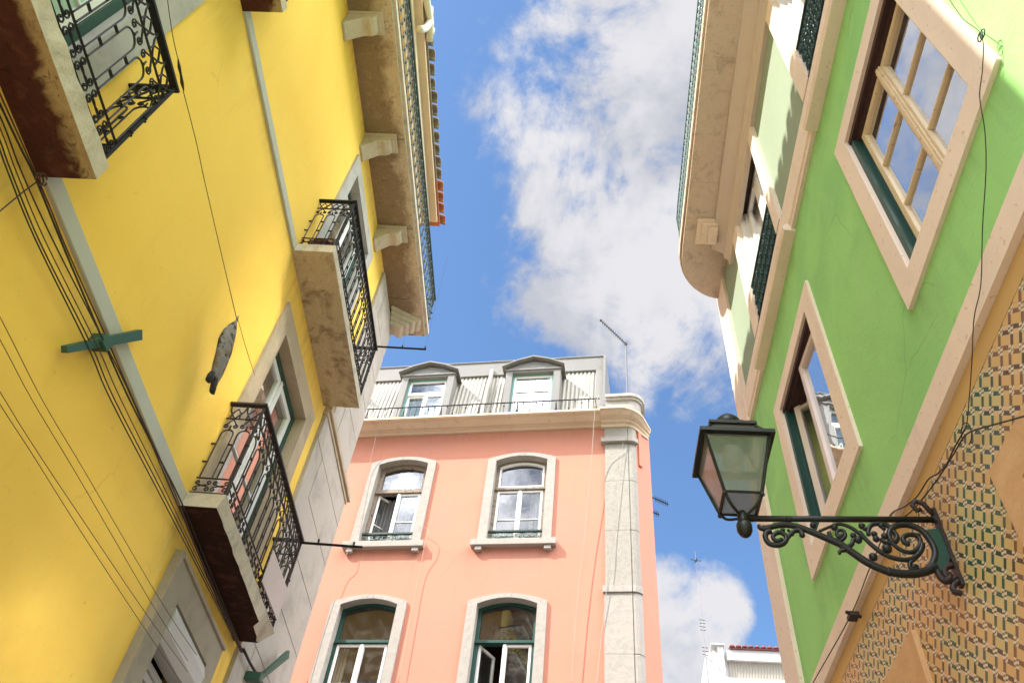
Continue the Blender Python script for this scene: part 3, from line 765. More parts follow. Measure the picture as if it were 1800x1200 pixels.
# arched windows
def pwindow(a, b, c, d, top, nm_frame, leafmat, jamb, guard, open_l=False, cur=True, glassm=None, row_=0):
    R = .13; S2 = .19
    out = arch(a - S2, b + S2, c - .02, d + .06, .16, 10)
    m = MB(); m.plate(WP, out, [arch(a, b, c + (-.018), d, R)], -.24, .05)
    cs = (a + b) / 2
    m.box(WP, cs - .07, cs - .055, .05, .056, d + R + .01, d + .06 + .158)
    m.box(WP, cs + .055, cs + .07, .05, .056, d + R + .01, d + .06 + .158)
    win = m.build('window', LIME, PB, .006)
    m = MB(); m.box(WP, a - .30, b + .30, -.1, .13, c - .17, c - .022); win_s = m.build('sill', LIME, win, .01)
    for x in (a - .20, b + .06): m = MB(); m.box(WP, x, x + .14, .0, .10, c - .27, c - .172); m.build('sill_bracket', LIME, win, .012)
    tr = c + (d - c) * .68
    f = MB(); f.plate(WP, arch(a + .003, b - .003, c, d - .003, R), [rect(a + .075, b - .075, c + .02, tr - .045), arch(a + .075, b - .075, tr + .045, d - .055, R - .01)], -.225, -.14)
    f.box(WP, a + .02, b - .02, -.14, -.10, tr - .035, tr + .025)
    f.build('frame', jamb, win, .005)
    l = MB(); o = -.205; s0, s1, z0, z1 = a + .078, b - .078, c + .022, tr - .047
    mid = (s0 + s1) / 2
    leaf(WP, l, mid + .002, s1, z0, z1, o + .02, .05, .045, (.45,))
    l.box(WP, mid - .03, mid + .03, o + .06, o + .085, z0, z1)
    if open_l:
        WL = Wall(WP.P(s0, o + .02, 0), (WP.u * cos(.9) - WP.n * sin(.9)), (WP.n * cos(.9) + WP.u * sin(.9)))
        if open_l == 2: WL = Wall(WP.P(s0, o + .03, 0), (WP.u * cos(1.15) + WP.n * -sin(1.15)), (WP.n * cos(1.15) + WP.u * sin(1.15)))
        leaf(WL, l, 0, mid - s0, z0, z1, 0, .05, .045, (.45,))
        gm = MB(); gm.quad(WL.P(.04, .02, z0 + .04), WL.P(mid - s0 - .04, .02, z0 + .04), WL.P(mid - s0 - .04, .02, z1 - .04), WL.P(.04, .02, z1 - .04)); gm.build('pane', glassm or GLASS, win)
    else:
        leaf(WP, l, s0, mid - .002, z0, z1, o + .02, .05, .045, (.45,))
        glazing(WP, s0 + .04, mid - .04, z0 + .04, z1 - .04, o + .035, win, glassm or GLASS)
    l.build('sash', leafmat, win, .004)
    glazing(WP, mid + .04, s1 - .04, z0 + .04, z1 - .04, o + .035, win, glassm or GLASS)
    m = MB(); p_ = arch(a + .08, b - .08, tr + .05, d - .06, R - .012); m.add([WP.P(x, o + .03, z) for x, z in p_], [tuple(range(len(p_)))]); m.build('pane', glassm or GLASS, win)
    if nm_frame:
        t = MB(); pf = arch(a + .076, b - .076, tr + .046, d - .056, R - .01); pi_ = arch(a + .115, b - .115, tr + .085, d - .095, R - .02); t.plate(WP, pf, [pi_], o + .02, o + .075); t.build('transom_sash', nm_frame, win)
    if cur == 1:
        curtain(WP, mid + .04, s1 - .03, z0 + .45, z1, o - .06, win, scallop=.05, folds=5); curtain(WP, s0 + .03, mid - .02, z0 + .5, z1, o - .06 - (.1 if open_l else 0), win, scallop=.05, folds=5)
        curtain(WP, s0, s1, tr + .05, d + .02, o - .07, win, folds=6)
    elif cur == 2:
        curtain(WP, mid + .22, s1 - .02, z0, z1, o - .08, win, folds=4); 
        m = MB(); m.box(WP, s0, mid - .02, o - .32, o - .30, z0, z1); m.build('blind', ROOMW, win)
    elif row_ == 1 and not open_l:
        curtain(WP, s0 + .02, s0 + .20, z0, z1, o - .10, win, mat=simple('beige_curtain', (.30, .26, .19), .9), folds=3)
    if guard:
        gmb = MB(); L = b - a; zt = c + .30
        gmb.box(WP, a + .004, b - .004, -.10, -.04, zt - .03, zt + .01)
        g2 = MB(); r = .0085; P = lambda s, h: WP.P(a + s, -.065, c + h)
        for k in (0, 1):
            for sg in (-1, 1):
                cx = L * (.25 + .5 * k)
                for (dx, h, rr, a0, tn) in ((.06, .20, .05, pi / 2, 1.2), (.155, .17, .045, pi / 2, 1.3), (.235, .13, .05, pi / 2, 1.2)):
                    g2.tube([P(x, y) for x, y in spiral((cx + sg * dx, h), rr, a0, tn, -sg, 12, .2)], r, 4)
                g2.tube([P(x, y) for x, y in [(cx + sg * L * .24, .02), (cx + sg * L * .22, .09), (cx + sg * L * .14, .10), (cx + sg * L * .06, .155), (cx, .15)]], r * 1.1, 4)
                g2.tube([P(x, y) for x, y in [(cx + sg * L * .02, .255), (cx + sg * L * .08, .23), (cx + sg * L * .16, .235), (cx + sg * L * .24, .20)]], r, 4)
        gd = gmb.build('window_guard', IRONG, win); g2.build('scrollwork', paint('pale_green_iron', (.20, .27, .24), .5, (.1, .12, .1), 0) if not bpy.data.materials.get('pale_green_iron') else bpy.data.materials['pale_green_iron'], gd)
    return win
for i, (a, b, c, d, row) in enumerate(PW):
    if row == 0:
        pwindow(a, b, c, d, 0, OLDWOOD if i == 0 else WPAINT, WPAINT, OLDWOOD, True, open_l=(1 if i == 0 else False), cur=1 if i == 0 else 2)
    elif row == 1:
        pwindow(a, b, c, d, 0, None, WPAINT, GPAINT, False, open_l=(2 if i == 3 else False), cur=0, glassm=GLASS, row_=1)

# mansard
ZB = ZC0 + .21
m = MB(); m.smooth = True
MS0, MS1 = -6.6, 2.30
def mz(z): return -.12 - (z - ZB) * .15
ZF = 17.34
n = int((MS1 - MS0) / .0175); vs = []; fs = []
for i in range(n + 1):
    s = MS0 + (MS1 - MS0) * i / n; off = .017 * sin(i * .0175 / .105 * 2 * pi)
    for z in (ZB, 15.9, 16.4, ZF): vs.append(WP.P(s, mz(z) + off, z))
for i in range(n):
    for k in range(3): fs.append((i * 4 + k, i * 4 + 4 + k, i * 4 + 5 + k, i * 4 + 1 + k))
m.add(vs, fs); m.build('mansard_sheeting', CORR, PB)
m = MB()
def mslab(s0, s1, zs):  # outline of (o, z)
    m.sweep([[WP.P(s, o, z) for o, z in zs] for s in (s0, s1)])
mslab(MS0, 2.42, [(mz(ZF) + .02, ZF - .01), (mz(ZF) + .055, ZF + .0), (-.41, 17.83), (-.38, 17.85), (-.40, 17.89), (-2.2, 18.2), (-2.2, 17.3)])
m.build('roof', GREYREND, PB, label='grey zinc eaves strip on top of the mansard')
m = MB(); m.sweep([[WP.P(s, o, z) for o, z in ((mz(ZB) + .05, ZB), (mz(ZF) + .05, ZF + .02), (-2.2, ZF + .02), (-2.2, ZB))] for s in (2.22, 2.40)])
m.hexa([WP.P(2.40, mz(ZB) + .03, ZB + .3), WP.P(2.47, mz(ZB) + .0, ZB + .3), WP.P(2.47, -2.2, ZB + .3), WP.P(2.40, -2.2, ZB + .3), WP.P(2.42, -.36, 17.84), WP.P(2.48, -.37, 17.88), WP.P(2.48, -2.2, 18.2), WP.P(2.42, -2.2, 18.2)])
m.build('mansard_end', GREYREND, PB)
m = MB(); m.box(WP, MS0, 2.25, -2.2, -2.0, ZB, 17.9); m.build('attic_back', GREYREND, PB)
m = MB(); m.tube([WP.P(-.53, mz(15.1) + .09, 15.1), WP.P(-.53, mz(17.5) + .10, 17.5)], .055, 10); m.build('vent_pipe', CORR, PB)
def dormer(cs, open_leaf=False, seen=True):
    hw = .80; of = .0; zt = 17.02
    m = MB()
    out = [(cs - .70, ZB), (cs + .70, ZB), (cs + .70, 17.05), (cs + .35, 17.24), (cs, 17.32), (cs - .35, 17.24), (cs - .70, 17.05)]
    op = rect(cs - .53, cs + .53, ZB + .05, 16.93)
    m.plate(WP, out, [op], -.26, of)
    for s in (cs - .695, cs + .665): m.box(WP, s, s + .03, -1.5, -.262, ZB, 17.04)
    dm = m.build('dormer', GREYREND, PB, .006)
    m = MB(); 
    ro = [(cs - .80, 17.10), (cs - .42, 17.30), (cs, 17.43), (cs + .42, 17.30), (cs + .80, 17.10)]
    rb = [(x, z - .05) for x, z in ro][::-1]
    m.sweep([[WP.P(x, o, z) for x, z in ro + rb] for o in (-1.5, .13)])
    m.box(WP, cs - .73, cs + .73, -.1, .035, 16.985, 17.03)
    m.build('dormer_roof', GREYREND, dm, .006)
    f = MB(); a, b, c, d = cs - .525, cs + .525, ZB + .052, 16.925
    f.plate(WP, rect(a, b, c, d), [rect(a + .04, b - .04, c + .03, d - .04)], -.24, -.10); f.build('frame', TEAL, dm)
    l = MB(); o = -.17; a, b, c, d = a + .042, b - .042, c + .032, d - .042; tr = c + (d - c) * .73
    leaf(WP, l, a, b, tr + .02, d, o, .05, .05); l.box(WP, a, b, o - .01, o + .055, tr - .03, tr + .02)
    leaf(WP, l, cs + .004, b, c, tr - .032, o, .055, .05, (.42,)); leaf(WP, l, a, cs - .004, c, tr - .032, o - (.03 if open_leaf else 0), .055, .05, (.42,))
    l.box(WP, cs - .035, cs + .035, o + .05, o + .065, c, tr - .03)
    l.build('sash', WPAINT, dm, .004)
    glazing(WP, a + .03, b - .03, tr + .05, d - .03, o + .02, dm, GLASST); glazing(WP, cs + .05, b - .04, c + .04, tr - .06, o + .02, dm, GLASST)
    glazing(WP, a + .04, cs - .05, c + .04, tr - .06 - (.12 if open_leaf else 0), o + .02 - (.03 if open_leaf else 0), dm, GLASST)
    m = MB(); m.box(WP, a, b, o - .32, o - .30, c, d); m.build('curtain', CURTT, dm)
for cs, op_ in ((-2.10, True), (.66, False), (-4.86, False)): dormer(cs, op_)
# terrace railing on the cornice
m = MB(); zr0, zr1 = ZC0 + .21, ZC0 + .62; oo = .36
def rp(s, z, o=oo): return WP.P(s, o, z)
m.tube([rp(-6.5, zr1), rp(2.38, zr1)], .016, 6); m.tube([rp(-6.5, zr0 + .05), rp(2.38, zr0 + .05)], .007, 5)
k = 0; s = -6.4
while s < 2.36:
    m.tube([rp(s, zr0), rp(s, zr1)], .0075, 5)
    zc = zr0 + (.12 if k % 3 else .30) 
    if k % 2 == 0: m.blob(rp(s, zc), .02, .02, .045, n=6, m=4)
    if k % 2: m.blob(rp(s, zr1 - .05), .016, .016, .03, n=6, m=4)
    if k % 6 == 2: m.tube(spline([rp(s, zr1), rp(s + .02, zr1 - .12), rp(s + .03, zr0 + .14, oo - .05), rp(s + .13, zr0, oo - .20)], 4), .014, 5)
    s += .155; k += 1
m.build('terrace_railing', IRON, PB)
# stone pedestal at the corner of the terrace
m = MB()
def ped(z0, z1, e):
    base = [WP.P(2.50 - (0 if e < .03 else 0), .06 + e, 0), WP.P(3.05, .06 + e, 0)] + [WP.P(3.05 + (.27 + e) * sin(t), -.21 + (.27 + e) * cos(t), 0) for t in [k * pi / 16 for k in range(1, 9)]] + [WP.P(3.32 + e, -.6, 0), WP.P(2.50, -.6, 0)]
    m.sweep([[p_ + V((0, 0, z0)) for p_ in base], [p_ + V((0, 0, z1)) for p_ in base]])
ped(ZB, 15.66, 0); m.build('pedestal', ROUGHSTONE, PB, .01)
m = MB(); ped(15.663, 15.72, .05); ped(15.722, 15.82, .09); m.build('pedestal_cap', stone('grey_cap_stone', (.40, .38, .34), (.22, .2, .17), 6, .7, .6, .5), PB, .01)

# ================================================================ GREEN BUILDING
GB = thing('green_building', 'apple green house with tiled ground floor along the right side', 'building', WG.P(3, -4, 0))
G0, G1 = -4.0, 6.62
W1 = (1.40, 2.49, 5.66, 7.27); W2 = (4.02, 5.20, 5.70, 7.24); W3 = (1.30, 2.50, 8.52, 10.72); W4 = (4.06, 5.16, 8.52, 10.72)
T1 = (.55, 2.42, .6, 4.02); T2 = (4.10, 5.35, .6, 4.00)
ZG = 11.05
wall = MB()
def ghole(w, e=.03): a, b, c, d = w; return rect(a - e, b + e, c - e, d + e)
BT, BB = 4.93, 4.755          # painted band over the tiles
CB, CT = 8.10, 8.50           # string course
wall.m = 0; wall.plate(WG, rect(G0, G1 - .01, BB + .05, CB + .05), [ghole(W1), ghole(W2)], -.3, 0)
wall.m = 1; wall.plate(WG, rect(G0, G1 - .01, CB + .052, ZG + .6), [ghole(W3), ghole(W4)], -.3, 0)
wall.m = 0
wall.box(WG, G1 - .3, G1 - .012, -8, -.302, 0, ZG + .6); wall.box(WG, G0, G0 + .3, -8, -.302, 0, ZG + .6); wall.box(WG, G0 + .3, G1 - .3, -8, -7.7, 0, ZG + .6)
wall.box(WG, G0, G1 - .012, -8, -.0, ZG + .602, ZG + .75)
wall.m = 2
for a, b, c, d in (W1, W2, W3, W4): room(wall, WG, a, b, c, d, -.302)
wall.build('wall', [GREEN, MINT, DARK], GB)
def make_azulejo():
    m, nt, p, pos = new_mat('patterned_wall_tiles')
    s = vdot(pos, tuple(WG.u)) - WG.p.dot(WG.u)
    sep = nt.nodes.new('ShaderNodeSeparateXYZ'); nt.links.new(pos, sep.inputs[0]); z = X(sep.outputs[2])
    a = (s * -.7071 - z * .7071); b = (z * .7071 - s * .7071)
    T = .180
    Xc = a / T; Yc = b / .0895
    row = Yc.floor(); xx = Xc + row * .5
    fx = xx.frac(); fy = Yc.frac()
    cellx = xx.floor()
    big = fy.lt(.53)
    bars = big * ((between(fx, .47, .60)).mx(fx.gt(.87)))
    narrow = between(fx, .60, .87); mid = between(fx, .10, .37)
    rowA = between(fy, .53, .765); rowB = fy.gt(.765)
    sq = (rowA * mid).mx(rowB * narrow)
    pale = (rowA * narrow).mx(rowB * mid)
    star = (1.0 - big) * (1.0 - sq) * (1.0 - pale)
    # pinwheel of triangles in the star cells
    lx = ((fx - .60) / .2675).frac(); ly = ((fy - .53) / .235).frac()
    d1 = (lx - ly); d2 = (lx + ly - 1.0)
    tri = X.op('ABSOLUTE', d1).lt(.26) * (d2.abs().gt(.10))
    wn = nt.nodes.new('ShaderNodeTexWhiteNoise'); wn.noise_dimensions = '2D'
    cb = nt.nodes.new('ShaderNodeCombineXYZ'); nt.links.new(cellx.s, cb.inputs[0]); nt.links.new((row * 2.0 + (1.0 - big)).s, cb.inputs[1]); nt.links.new(cb.outputs[0], wn.inputs[0])
    rnd = X(wn.outputs[0])
    n1 = noise_n(pos, 1.4, 3, .5, .4); n2 = noise_n(pos, 2.6, 3, .5)
    zone = smooth(n1, .44, .56)
    darkc = mixc(zone, (.22, .11, .055), (.018, .095, .058))
    darkc = mixc(smooth(n2, .55, .62) * .8, darkc, (.045, .10, .12))
    darkc = mixc(rnd.gt(.72) * .55, darkc, (.02, .03, .025))
    pg = mixc(zone, (.66, .42, .17), (.58, .50, .22))
    pg = mixc(rnd * .35, pg, (.64, .46, .21))
    pk = mixc(smooth(rnd, .4, .9), pg, (.68, .46, .27))
    line = mixc((tri * .9), (.70, .63, .45), darkc)
    lw = noise_n(pos, 38, 3, .6, 1.5)
    pg = mixc(smooth((lw - .5).abs(), .03, .0) * .35, pg, (.50, .44, .10))
    c = mixc(bars.mx(sq), pg, darkc)
    c = mixc(pale, c, pk); c = mixc(star, c, line)
    grout = (fx.lt(.02)).mx(fy.lt(.02)).mx(between(fx, .465, .475)).mx(between(fx, .60, .61))
    c = mixc(grout * .45, c, (.22, .15, .08))
    c = mixc(smooth(noise_n(pos, 3.2, 6, .65, .4), .55, .8) * .3, c, (.66, .40, .18))
    nt.links.new(c, p.inputs['Base Color']); p.inputs['Roughness'].default_value = .42; p.inputs['Specular IOR Level'].default_value = .35
    bump(nt, p, noise_n(pos, 14, 4) - grout * .3, .25, .006)
    return m
AZU = make_azulejo()
m = MB(); m.plate(WG, rect(G0, G1 - .01, 0, BB - .05), [rect(T1[0] - .03, T1[1] + .03, T1[2], T1[3] + .03), rect(T2[0] - .03, T2[1] + .03, T2[2], T2[3] + .03)], -.3, .004)
m.build('tiled_wall', AZU, GB)
m = MB(); m.box(WG, G0, G1 - .02, -.02, .0065, BB - .12, BB - .0); m.build('plain_tile_strip', plaster('ochre_strip', (.60, .40, .17), (.4, .25, .11)), GB)
m = MB(); m.sweep([[WG.P(s, o, z) for o, z in ((-.02, BB + .0), (.045, BB + .004), (.048, BT - .006), (.0, BT + .01), (-.02, BT + .01))] for s in (G0, G1 - .016)]); m.build('string_course', BEIGE, GB)
m = MB(); m.sweep([[WG.P(s, o, z) for o, z in ((-.02, CB), (.035, CB), (.035, CB + .05), (.05, CB + .07), (.05, CT - .02), (.04, CT), (-.02, CT))] for s in (G0, G1 - .016)]); m.build('string_course', BEIGE, GB)
# quoin at the far corner
m = MB(); m.plate(WG, rect(6.20, G1 + .03, 0, CB - .004), [], -.28, .04); m.plate(WG, rect(6.22, G1 + .03, CT + .004, ZG - .1), [], -.28, .04); m.plate(WG, rect(6.20, G1 + .035, CB, CT), [], -.28, .055)
m.box(WG, G1 + .002, G1 + .029, -7.9, -.285, 0, ZG - .1); m.build('corner_quoin', BEIGE, GB, .006)

def gwindow(Wd, L, R, T, B, leafmat, rows, glassm, kind='window', depth=.16, reveal=None, open_near=False, jambmat=GPAINT, headmat=BROWNJ, stile=.06, prot=.026):
    a, b, c, d = Wd
    m = MB(); m.plate(WG, rect(a - L, b + R, c - B, d + T), [rect(a, b, c, d)], -depth, prot)
    win = m.build(kind, BEIGE, GB, .006)
    # head lining (dark) and side linings
    m = MB(); m.box(WG, a + .001, b - .001, -depth, .0, d - .045, d - .001); m.box(WG, a + .03, b - .03, -depth, -.035, d - .075, d - .046); m.box(WG, a + .03, b - .03, -depth, -.115, d - .10, d - .076); m.build('head_lining', headmat, win)
    m = MB(); m.box(WG, b - .045, b - .001, -depth, -.01, c + .001, d - .046); m.box(WG, b - .075, b - .0445, -depth, -.07, c + .001, d - .102); m.build('side_lining', jambmat, win)
    m = MB(); m.box(WG, a + .001, a + .03, -depth, -.01, c + .001, d - .046); m.build('side_lining', jambmat, win)
    return win
win = gwindow(W1, .20, .17, .17, .18, CRPAINT, (), GLASSB)
a, b, c, d = W1; a += .032; b -= .077; d -= .077; c += .004; mid = (a + b) / 2
l = MB()
for s0, s1 in ((a, mid - .003), (mid + .003, b)): leaf(WG, l, s0, s1, c, d, -.108, .048, .05, (.335, .665), (), .020)
l.box(WG, mid - .032, mid + .032, -.058, -.045, c, d); l.box(WG, mid - .014, mid + .014, -.045, -.037, c, d)
l.build('sash', CRPAINT, win, .005)
glazing(WG, a + .05, mid - .05, c + .05, d - .05, -.085, win, glass('sky_reflecting_glass', (.45, .47, .50), .45)); glazing(WG, mid + .05, b - .05, c + .05, d - .05, -.085, win, bpy.data.materials['sky_reflecting_glass'])
win = gwindow(W2, .20, .18, .17, .20, WPAINT, (), GLASSB)
a, b, c, d = W2; a += .032; b -= .077; d -= .077; c += .004; mid = (a + b) / 2
WR = Wall(WG.P(a, -.105, 0), (WG.u * cos(.06) + WG.n * sin(.06)), (WG.n * cos(.06) - WG.u * sin(.06)))
l = MB(); leaf(WR, l, 0, mid - a + .02, c, d, 0, .06, .05); 
WL = Wall(WG.P(b, -.105, 0), (-WG.u * cos(.75) - WG.n * sin(.75)), (WG.n * cos(.75) - WG.u * sin(.75)))
leaf(WL, l, 0, mid - a, c, d, 0, .06, .05); l.build('sash', paint('pinkish_white_joinery', (.66, .56, .48), .4), win, .005)
gm = bpy.data.materials['sky_reflecting_glass']
glazing(WR, .05, mid - a - .03, c + .05, d - .05, .02, win, gm); glazing(WL, .05, mid - a - .05, c + .05, d - .05, .02, win, GLASS)
def grille(W, a, b, z0, z1, o, parent):
    m = MB(); r = .008; n = 9; h = (z1 - z0)
    m.box(W, a, b, o - .02, o + .02, z1 - .012, z1 + .02)
    g2 = MB()
    for k in range(4): 
        zz = z0 + .03 + (h - .06) * k / 3; g2.tube([W.P(a, o, zz), W.P(b, o, zz)], .008, 4)
    w = (b - a) / n
    for i in range(n):
        cx = a + (i + .5) * w
        g2.tube([W.P(a + i * w, o, z0), W.P(a + i * w, o, z1)], .008, 4)
        for k in range(3):
            zc = z0 + .03 + (h - .06) * (k + .5) / 3; q = (h - .06) / 6
            g2.tube([W.P(cx + w * .38 * cos(t), o, zc + q * .75 * sin(t)) for t in [j * pi / 5 for j in range(11)]], r, 4)
            for sg in (-1, 1): g2.tube([W.P(x, o + .012, y) for x, y in spiral((cx + sg * w * .2, zc), q * .7, pi / 2 * sg, 1.0, sg, 8, .3)], r * .9, 4)
            g2.tube([W.P(cx - w * .5, o, zc - q), W.P(cx + w * .5, o, zc + q)], r * .8, 4); g2.tube([W.P(cx + w * .5, o, zc - q), W.P(cx - w * .5, o, zc + q)], r * .8, 4)
    gd = m.build('window_guard', IRONG, parent); g2.build('lattice', paint('blue_green_iron', (.03, .085, .085), .5, (.09, .12, .11), .04) if not bpy.data.materials.get('blue_green_iron') else bpy.data.materials['blue_green_iron'], gd)
for Wd, lab in ((W3, 'upper window nearer the street lamp wire'), (W4, 'upper window beside the rounded corner')):
    win = gwindow(Wd, .17, .22, .17, .0, WPAINT, (), GLASS, prot=.05, jambmat=WPAINT)
    a, b, c, d = Wd; a2 = a + .032; b2 = b - .077; d2 = d - .10; mid = (a2 + b2) / 2
    l = MB()
    for s0, s1 in ((a2, mid - .003), (mid + .003, b2)): leaf(WG, l, s0, s1, c + .02, d2, -.15, .07, .05, (.55,), (), .03)
    l.build('sash', WPAINT, win, .004); glazing(WG, a2 + .05, b2 - .05, c + .05, d2 - .05, -.125, win, GLASSU)
    m = MB(); m.sweep([[WG.P(s, o, z) for o, z in ((-.02, CB - .03), (.10, CB - .02), (.115, CB + .03), (.10, CB + .06), (.055, CB + .10), (-.02, CB + .1))] for s in (a - .32, b + .28)]); m.build('sill', BEIGE, win, .004)
    grille(WG, a + .01, b - .01, c + .005, c + .62, .02, win)
# door and window heads of the tiled ground floor, in ochre stone
for (a, b, c, d), nm in ((T1, 'door'), (T2, 'window')):
    m = MB(); m.plate(WG, rect(a - .20, b + .20, c, d + .20), [rect(a, b, c + .001, d)], -.2, .035); dd = m.build(nm, ORSTONE, GB, .008)
    m = MB(); m.plate(WG, rect(a + .003, b - .003, c + .01, d - .003), [], -.18, -.14); m.build('door_leaf', GPAINT, dd)
# unseen attic storey added behind the roof terrace; its glazed door reflects sun across
wall = MB(); wall.plate(WG, rect(G0, 5.2, ZG + .76, 15.2), [rect(1.55, 2.75, 12.3, 14.6)], -2.8, -.35)
wall.build('unseen_attic_wall', GREEN, GB)
l = MB(); leaf(WG, l, 1.55, 2.148, 12.3, 14.6, -.44, .07, .05, (.5,)); leaf(WG, l, 2.152, 2.75, 12.3, 14.6, -.44, .07, .05, (.5,)); ad = l.build('unseen_attic_door', WPAINT, GB)
glazing(WG, 1.6, 2.70, 12.35, 14.55, -.42, ad, GLASSU)
# top terrace with rounded far corner
m = MB()
def gtz(s): return 11.52 - .108 * s if s < 6 else 10.87
ZS = 10.92
def ring(e, z0, z1, o_in=-.3, far=6.30):
    pts = [(G0, o_in), (G0, .64 + e)] + [(s, .64 + e) for s in (0, 1.5, 3, 4.5, 5.4, 5.75)]
    R = .64 + e
    pts += [(5.80 + (R + .16) * sin(t), R * cos(t)) for t in [k * pi / 20 for k in range(1, 11)]]
    pts += [(5.80 + R + .16, -2.5), (5.2, -2.5), (5.2, o_in)]
    return [[WG.P(s, o, z0) for s, o in pts], [WG.P(s, o, z1) for s, o in pts]]
def tiltz(mb):  # the terrace follows the slight fall of the old cornice
    for v in mb.v:
        s = (v - WG.p).dot(WG.u); v.z += (3.2 - max(s, -1)) * .075 if s < 5.8 else -.195
    return mb
m = MB(); m.sweep(ring(0, ZS + .16, ZS + .30)); m.sweep(ring(-.03, ZS + .10, ZS + .158)); tiltz(m)
gt = m.build('roof_terrace', SOF_PALE, GB, .006)
SOFJ = simple('pale_joint', (.50, .42, .34), .95)
for s in (.6, 2.0, 3.4, 4.8): m = MB(); m.box(WG, s, s + .006, .16, .61, ZS + .096, ZS + .11); tiltz(m); m.build('slab_joint', SOFJ, gt)
m = MB()
m.sweep([[WG.P(s, o, z) for o, z in ((-.02, ZS - .32), (.05, ZS - .32), (.06, ZS - .2), (.10, ZS - .16), (.10, ZS - .06), (.20, ZS + .02), (.24, ZS + .04), (.24, ZS + .098), (-.02, ZS + .098))] for s in (G0, -1, 1, 3, 5, 5.72)]); tiltz(m)
m.build('cornice', plaster('pale_cornice_paint', (.60, .52, .43), dirt=(.42, .34, .27), amt=.3, bs=.2, patch=.25, streak=.3), GB, .004)
m = MB(); 
for kk, (o_, dz) in enumerate(((.46, .0), (.40, .045), (.32, .10))): m.box(WG, 5.30 + .03 * kk, 5.66 - .03 * kk, .2, o_, ZS + .05 - dz, ZS + .095 - dz)
tiltz(m); m.build('corbel', BEIGE, gt, .01)
r = MB()
pl = [(G0 + .2, .60), (5.75, .60)] + [(5.80 + .76 * sin(t), .60 * cos(t)) for t in [k * pi / 20 for k in range(1, 11)]] + [(6.56, -2)]
acc = [0]
for i in range(1, len(pl)): acc.append(acc[-1] + sqrt((pl[i][0] - pl[i - 1][0]) ** 2 + (pl[i][1] - pl[i - 1][1]) ** 2))
def gp2(t, h):
    t = max(0, min(t, acc[-1] - 1e-6))
    i = max(k for k in range(len(acc) - 1) if acc[k] <= t); f = (t - acc[i]) / (acc[i + 1] - acc[i])
    s = pl[i][0] + (pl[i + 1][0] - pl[i][0]) * f; o = pl[i][1] + (pl[i + 1][1] - pl[i][1]) * f
    dz = (3.2 - max(s, -1)) * .075 if s < 5.8 else -.195
    return WG.P(s, o, ZS + .32 + h + dz)
t = 0; dt = .085
while t < acc[-1]:
    r.tube([gp2(t, 0), gp2(t + dt * 2, .42), gp2(t, .80)], .008, 4); r.tube([gp2(t, 0), gp2(t - dt * 2, .42), gp2(t, .80)], .008, 4); t += dt
for h in (.04, .30, .55, .80):
    tt = [acc[-1] * k / 60 for k in range(61)]; r.tube([gp2(x, h) for x in tt], .012 if h < .8 else .018, 5)
r.build('railing', bpy.data.materials['blue_green_iron'], gt)

# ================================================================ WHITE HOUSE FAR BEHIND
d1 = ray(1283, 1137); d2 = ray(1378, 1141); hd = 30.0
def at_h(x, y, dist): d = ray(x, y); k = dist / sqrt(d.x ** 2 + d.y ** 2); return V((d.x * k, d.y * k, EYE + d.z * k))
pa = at_h(1283, 1137, hd); zr = pa.z; k2 = (zr - EYE) / d2.z; pb = V((d2.x * k2, d2.y * k2, zr))
uf = (pb - pa); uf.z = 0; uf.normalize(); nf = V((uf.y, -uf.x, 0))
WF = Wall((pa.x, pa.y), uf, nf)
FB = thing('white_house', 'distant white rendered house with red tiled roof edge and corrugated gable', 'building', WF.P(2, -3, 0))
def fp(x, y, o=0): return WF.sz(x, y, o)
m = MB(); m.box(WF, -.9, 8, -7, -.28, 0, zr - .1); m.build('wall', WHITEWASH, FB)
m = MB(); s0, z0 = fp(1282, 1175); s1, z1 = fp(1290, 1195)
zlo = fp(1330, 1192)[1]; ztop = fp(1330, 1160)[1]
n = 220; vs = []; fs = []
for i in range(n + 1):
    s = -.1 + 6 * i / n; of = .03 * sin(i * 6 / n / .11 * 2 * pi) * .5
    vs += [WF.P(s, -.24 + of, zlo), WF.P(s, -.14 + of, ztop)]
for i in range(n): fs.append((2 * i, 2 * i + 2, 2 * i + 3, 2 * i + 1))
m.add(vs, fs); m.build('corrugated_cladding', CORR, FB)
m = MB(); m.box(WF, -.3, 8, -.6, .02, zlo - .3, zlo - .02); m.build('ledge', WHITEWASH, FB)
m = MB(); m.box(WF, -.15, 8, -.6, -.02, ztop + .0, zr - .08); m.build('eaves_board', WHITEWASH, FB)
m = MB(); m.box(WF, -.02, 8, -.5, .06, zr - .08, zr - .01); m.build('fascia', REDRAIL, FB)
m = MB(); m.smooth = True
for i in range(34):
    s = .08 + i * .235
    m.sweep([[WF.P(s + .10 * cos(pi * k / 6), o, zz + .09 * sin(pi * k / 6)) for k in range(7)] for o, zz in ((.10, zr - .01), (-4, zr + .9))])
m.build('roof', MAROON, FB)
sL, zt_ = fp(1252, 1134); sR, _ = fp(1270, 1134)
m = MB(); m.box(WF, sL, sL + (sR - sL) * .45, -2, -.10, 0, zt_ - .15); m.box(WF, sL + (sR - sL) * .45, sR, -2, .02, 0, zt_); m.box(WF, sL - .06, sR + .06, -2, .10, zt_, zt_ + .06); m.build('chimney_wall', WHITEWASH, FB, .01)

